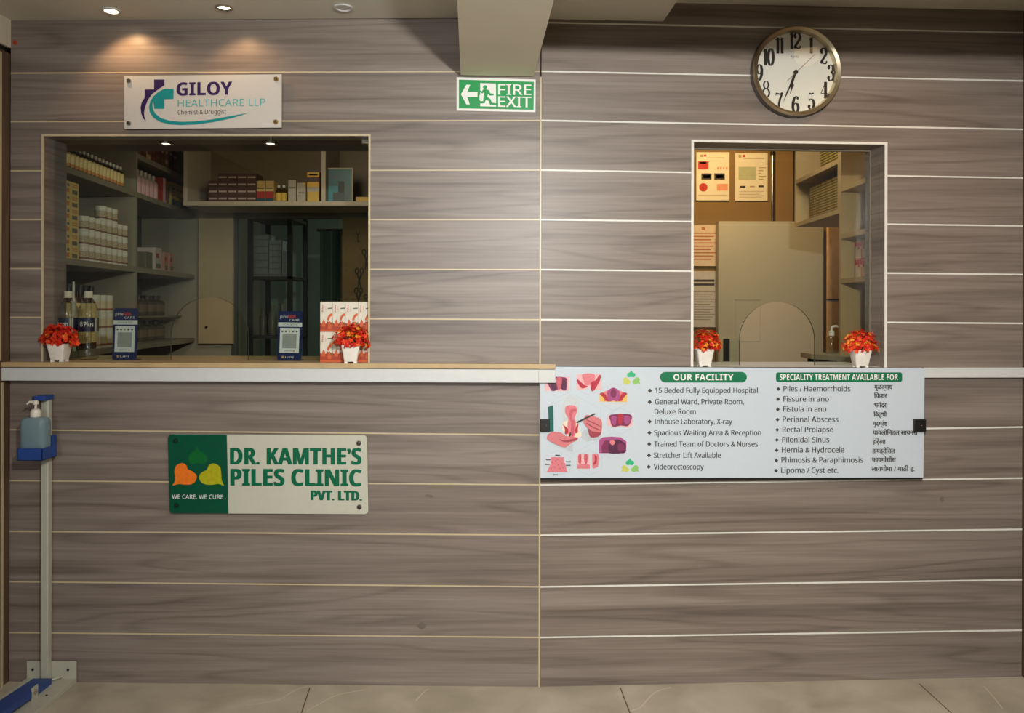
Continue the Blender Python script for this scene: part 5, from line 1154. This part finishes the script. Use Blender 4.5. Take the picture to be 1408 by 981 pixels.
# tan board leaning behind
x0, x1 = W(1139, 400, 4.5).x, W(1156, 400, 4.5).x; y_ = W(1145, 400, 4.5).y
t = thing('wooden_board', 'upright tan wooden board between the cupboard and the angled shelf', 'board', (x0, y_, 0))
mb = M(); mb.box(0, x1 - x0, 0, 0.03, 0, W(1145, 310, 4.5).z, mat('tan_wood', (184, 146, 96), 0.5, var=0.1, scale=20)); mb.build('plank', t, bevel=0.001)
mb = M(); z_ = W(1145, 412, 4.5).z; mb.box(-0.001, x1 - x0 + 0.001, -0.002, 0.032, z_ - 0.006, z_ + 0.004, DARK); mb.build('strap', t, smooth=False)
# angled shelf unit on the right
lat = lambda x, Z: (C_ + Z * ray(x, 425))
A2 = lat(1184, 3.2); B2 = lat(1093, 4.02); A2.z = B2.z = 0
T2 = (B2 - A2).normalized(); N2 = Vector((-T2.y, T2.x, 0)); L2 = (B2 - A2).length; RZ2 = math.atan2(-T2.x, T2.y)   # N2 faces the room (left)
def f2(x):
    r = ray(x, 425); det = r.x * (-T2.y) + T2.x * r.y; dx, dy = A2.x - C_.x, A2.y - C_.y
    tt = (dx * (-T2.y) + T2.x * dy) / det; q = Vector((C_.x + tt * r.x, C_.y + tt * r.y, 0)); return (q - A2).dot(T2), tt
zf = lambda x, y: EYE + (PY0 - y) / FOC * f2(x)[1]
WSH = mat('tan_shelf_laminate', (176, 146, 100), 0.5, var=0.04); WSB = mat('brown_shelf_back', (104, 80, 50), 0.6)
smid = f2(1154.5)[0]
zd = W(1140, 486, 3.55).z
zz = [(zf(1120, 233.5), smid + 0.01, L2 - 0.01), (zf(1120, 297), smid + 0.01, L2 - 0.01), (zf(1170, 251), -0.11, smid - 0.01), (zf(1170, 318), -0.11, smid - 0.01), (zf(1170, 381), -0.11, smid - 0.01)]
t = thing('shelf_unit', 'tall narrow shelf unit at the right end of the reception window', 'shelf', (A2.x, A2.y, zd + 0.0005), RZ2)
for (sa, nm) in ((-0.12, 'side_panel'), (smid, 'side_panel')):
    mb = M(); mb.box(0, 0.28, sa - 0.009, sa + 0.009, 0.0, 2.40 - zd, WSH); mb.build(nm, t, smooth=False)
mb = M(); mb.box(0.28, 0.292, -0.12, smid, 0, 2.40 - zd, WSB); mb.build('back_panel', t, smooth=False)
for z, sa, sb2 in zz[2:]:
    mb = M(); mb.box(0.0005, 0.28, sa, sb2, z - 0.02 - zd, z - zd, WSH); mb.build('shelf_board', t, smooth=False)
mb = M(); mb.box(0.27, 0.279, -0.11, smid - 0.01, 0.001, zz[4][0] - 0.021 - zd, mat('grey_back', (112, 108, 92), 0.6)); mb.build('lower_back', t, smooth=False)
zb2 = zz[1][0] - 0.02
t = thing('wall_shelf', 'warm-lit wall shelf holding olive booklets above the wooden board', 'shelf', (A2.x, A2.y, zb2), RZ2)
for sa in (smid + 0.0185, L2):
    mb = M(); mb.box(0, 0.28, sa - 0.009, sa + 0.009, 0.0, 2.40 - zb2, WSH); mb.build('side_panel', t, smooth=False)
mb = M(); mb.box(0.28, 0.292, smid + 0.01, L2, 0, 2.40 - zb2, WSB); mb.build('back_panel', t, smooth=False)
for z, sa, sb2 in zz[:2]:
    mb = M(); mb.box(0.0005, 0.28, sa + 0.018, sb2, z - 0.02 - zb2, z - zb2, WSH); mb.build('shelf_board', t, smooth=False)
def s2(s, back, z): q = A2 + T2 * s - N2 * back; return Vector((q.x, q.y, z))
OLV = mat('olive_booklet', (84, 74, 26), 0.6); OLV2 = mat('tan_booklet', (160, 128, 62), 0.6)
proto = None
for (z, top, nn) in ((zz[1][0], 13, 6), (zz[0][0], 9, 4)):
    for c in range(nn):
        for j in range(top):
            lab = 'thin olive and tan booklet lying in the tall stacks on the right-hand reception shelf'
            at = s2(smid + 0.066 + c * 0.0735, 0.03, z + 0.0003 + j * 0.0122)
            if proto is None:
                proto = thing('booklet', lab, 'booklet', at, RZ2, 'stacked booklets on the reception shelf')
                mb = M(); mb.box(0, 0.18, -0.034, 0.034, 0, 0.0075, OLV2); mb.build('pages', proto, smooth=False)
                mb = M(); mb.box(-0.001, 0.181, -0.035, 0.035, 0.0076, 0.0118, OLV); mb.build('cover', proto, smooth=False)
            else:
                o = dup(proto, at, RZ2 + rnd.uniform(-0.05, 0.05), lab)
RC2 = mat('cream_carton', (212, 182, 138), 0.5); RR2 = mat('carton_red', (190, 30, 20), 0.5)
proto = None
for j in range(2):
    for i in range(4):
        lab = 'cream and red carton on the reception shelf, %s row, %s from the right' % (('lower', 'upper')[j], ORD[i])
        h_ = 0.075
        at = s2(-0.03 + 0.0 + i * 0.0475, 0.03, zz[4][0] + 0.0003 + j * (h_ + 0.0003))
        if proto is None:
            proto = thing('medicine_carton', lab, 'carton', at, RZ2, 'cream and red cartons on the reception shelf')
            mb = M(); mb.box(0, 0.10, -0.0225, 0.0225, 0, h_, RC2); mb.build('box', proto, smooth=False)
            mb = M()
            for y0, y1, z0, z1 in ((-0.0225, 0.0225, 0.72, 0.98), (-0.0225, -0.006, 0.55, 0.70), (-0.0225, 0.0225, 0.0, 0.05), (0.004, 0.008, 0.1, 0.55)): mb.poly([(-0.0006, y0, z0 * h_), (-0.0006, y1, z0 * h_), (-0.0006, y1, z1 * h_), (-0.0006, y0, z1 * h_)], RR2)
            mb.build('printed_front', proto, smooth=False)
        else: dup(proto, at, RZ2, lab)
# small side desk with hand-rub bottle
zd = W(1140, 486, 3.55).z
x0 = W(1103, 486, 3.6).x; yd0 = W(1140, 497, 3.3).y
t = thing('side_desk', 'narrow desk top with dark underside behind the reception glass', 'desk', (x0, 0, 0))
xr_ = W(1160, 425, 3.6).x
ym = W(1103, 486, 3.62).y
mb = M(); mb.prism([(0, ym, zd - 0.022), (0, ym - 0.13, zd - 0.022), (xr_ - x0 - 0.07, 0.42, zd - 0.022), (xr_ - x0 - 0.02, 0.42, zd - 0.022), (xr_ - x0 - 0.02, ym, zd - 0.022)], (0, 0, 0.022), mat('desk_top', (150, 138, 112), 0.35)); mb.build('top_board', t, smooth=False)
mb = M(); mb.box(0.03, xr_ - x0 - 0.03, ym - 0.02, ym - 0.002, 0, zd - 0.0225, DARK); mb.build('support', t, smooth=False)
q = W(1143.5, 487, 3.55); hb = W(1143, 463, 3.55).z - zd; rb = (W(1152, 470, 3.55).x - W(1134.5, 470, 3.55).x) / 2
t = thing('hand_rub_bottle', 'clear hand rub bottle with white pump on the reception side desk', 'bottle', (q.x, q.y, zd + 0.0003))
mb = M(); mb.lathe([(rb * 0.92, 0), (rb, 0.004), (rb, hb * 0.85), (rb * 0.8, hb * 0.97), (rb * 0.4, hb * 1.05)], CLEAR, 20); mb.build('body', t)
mb = M(); mb.lathe([(rb * 0.45, hb * 1.05), (rb * 0.45, hb * 1.3), (rb * 0.2, hb * 1.34), (0.004, hb * 1.6)], PUMP, 14); mb.tube([(0, 0, hb * 1.58), (0.02, -0.004, hb * 1.62), (0.03, -0.006, hb * 1.55)], [0.005, 0.005, 0.003], PUMP, 8); mb.build('pump', t)

# little red sticker high on the left wall
sh = Sheet('L', 20.5, 62, 0.001)
mb = M(); mb.prism([sh.p(*c) for c in ((17, 58), (20.5, 54), (24, 58), (22, 62), (19, 61))], (0, 0.0008, 0), mat('red_sticker', (176, 52, 26), 0.5)); o = mb.build('sticker', None, smooth=False); o.location = sh.at; tag(o, 'tiny red sticker high in the left corner of the wall', 'sticker')
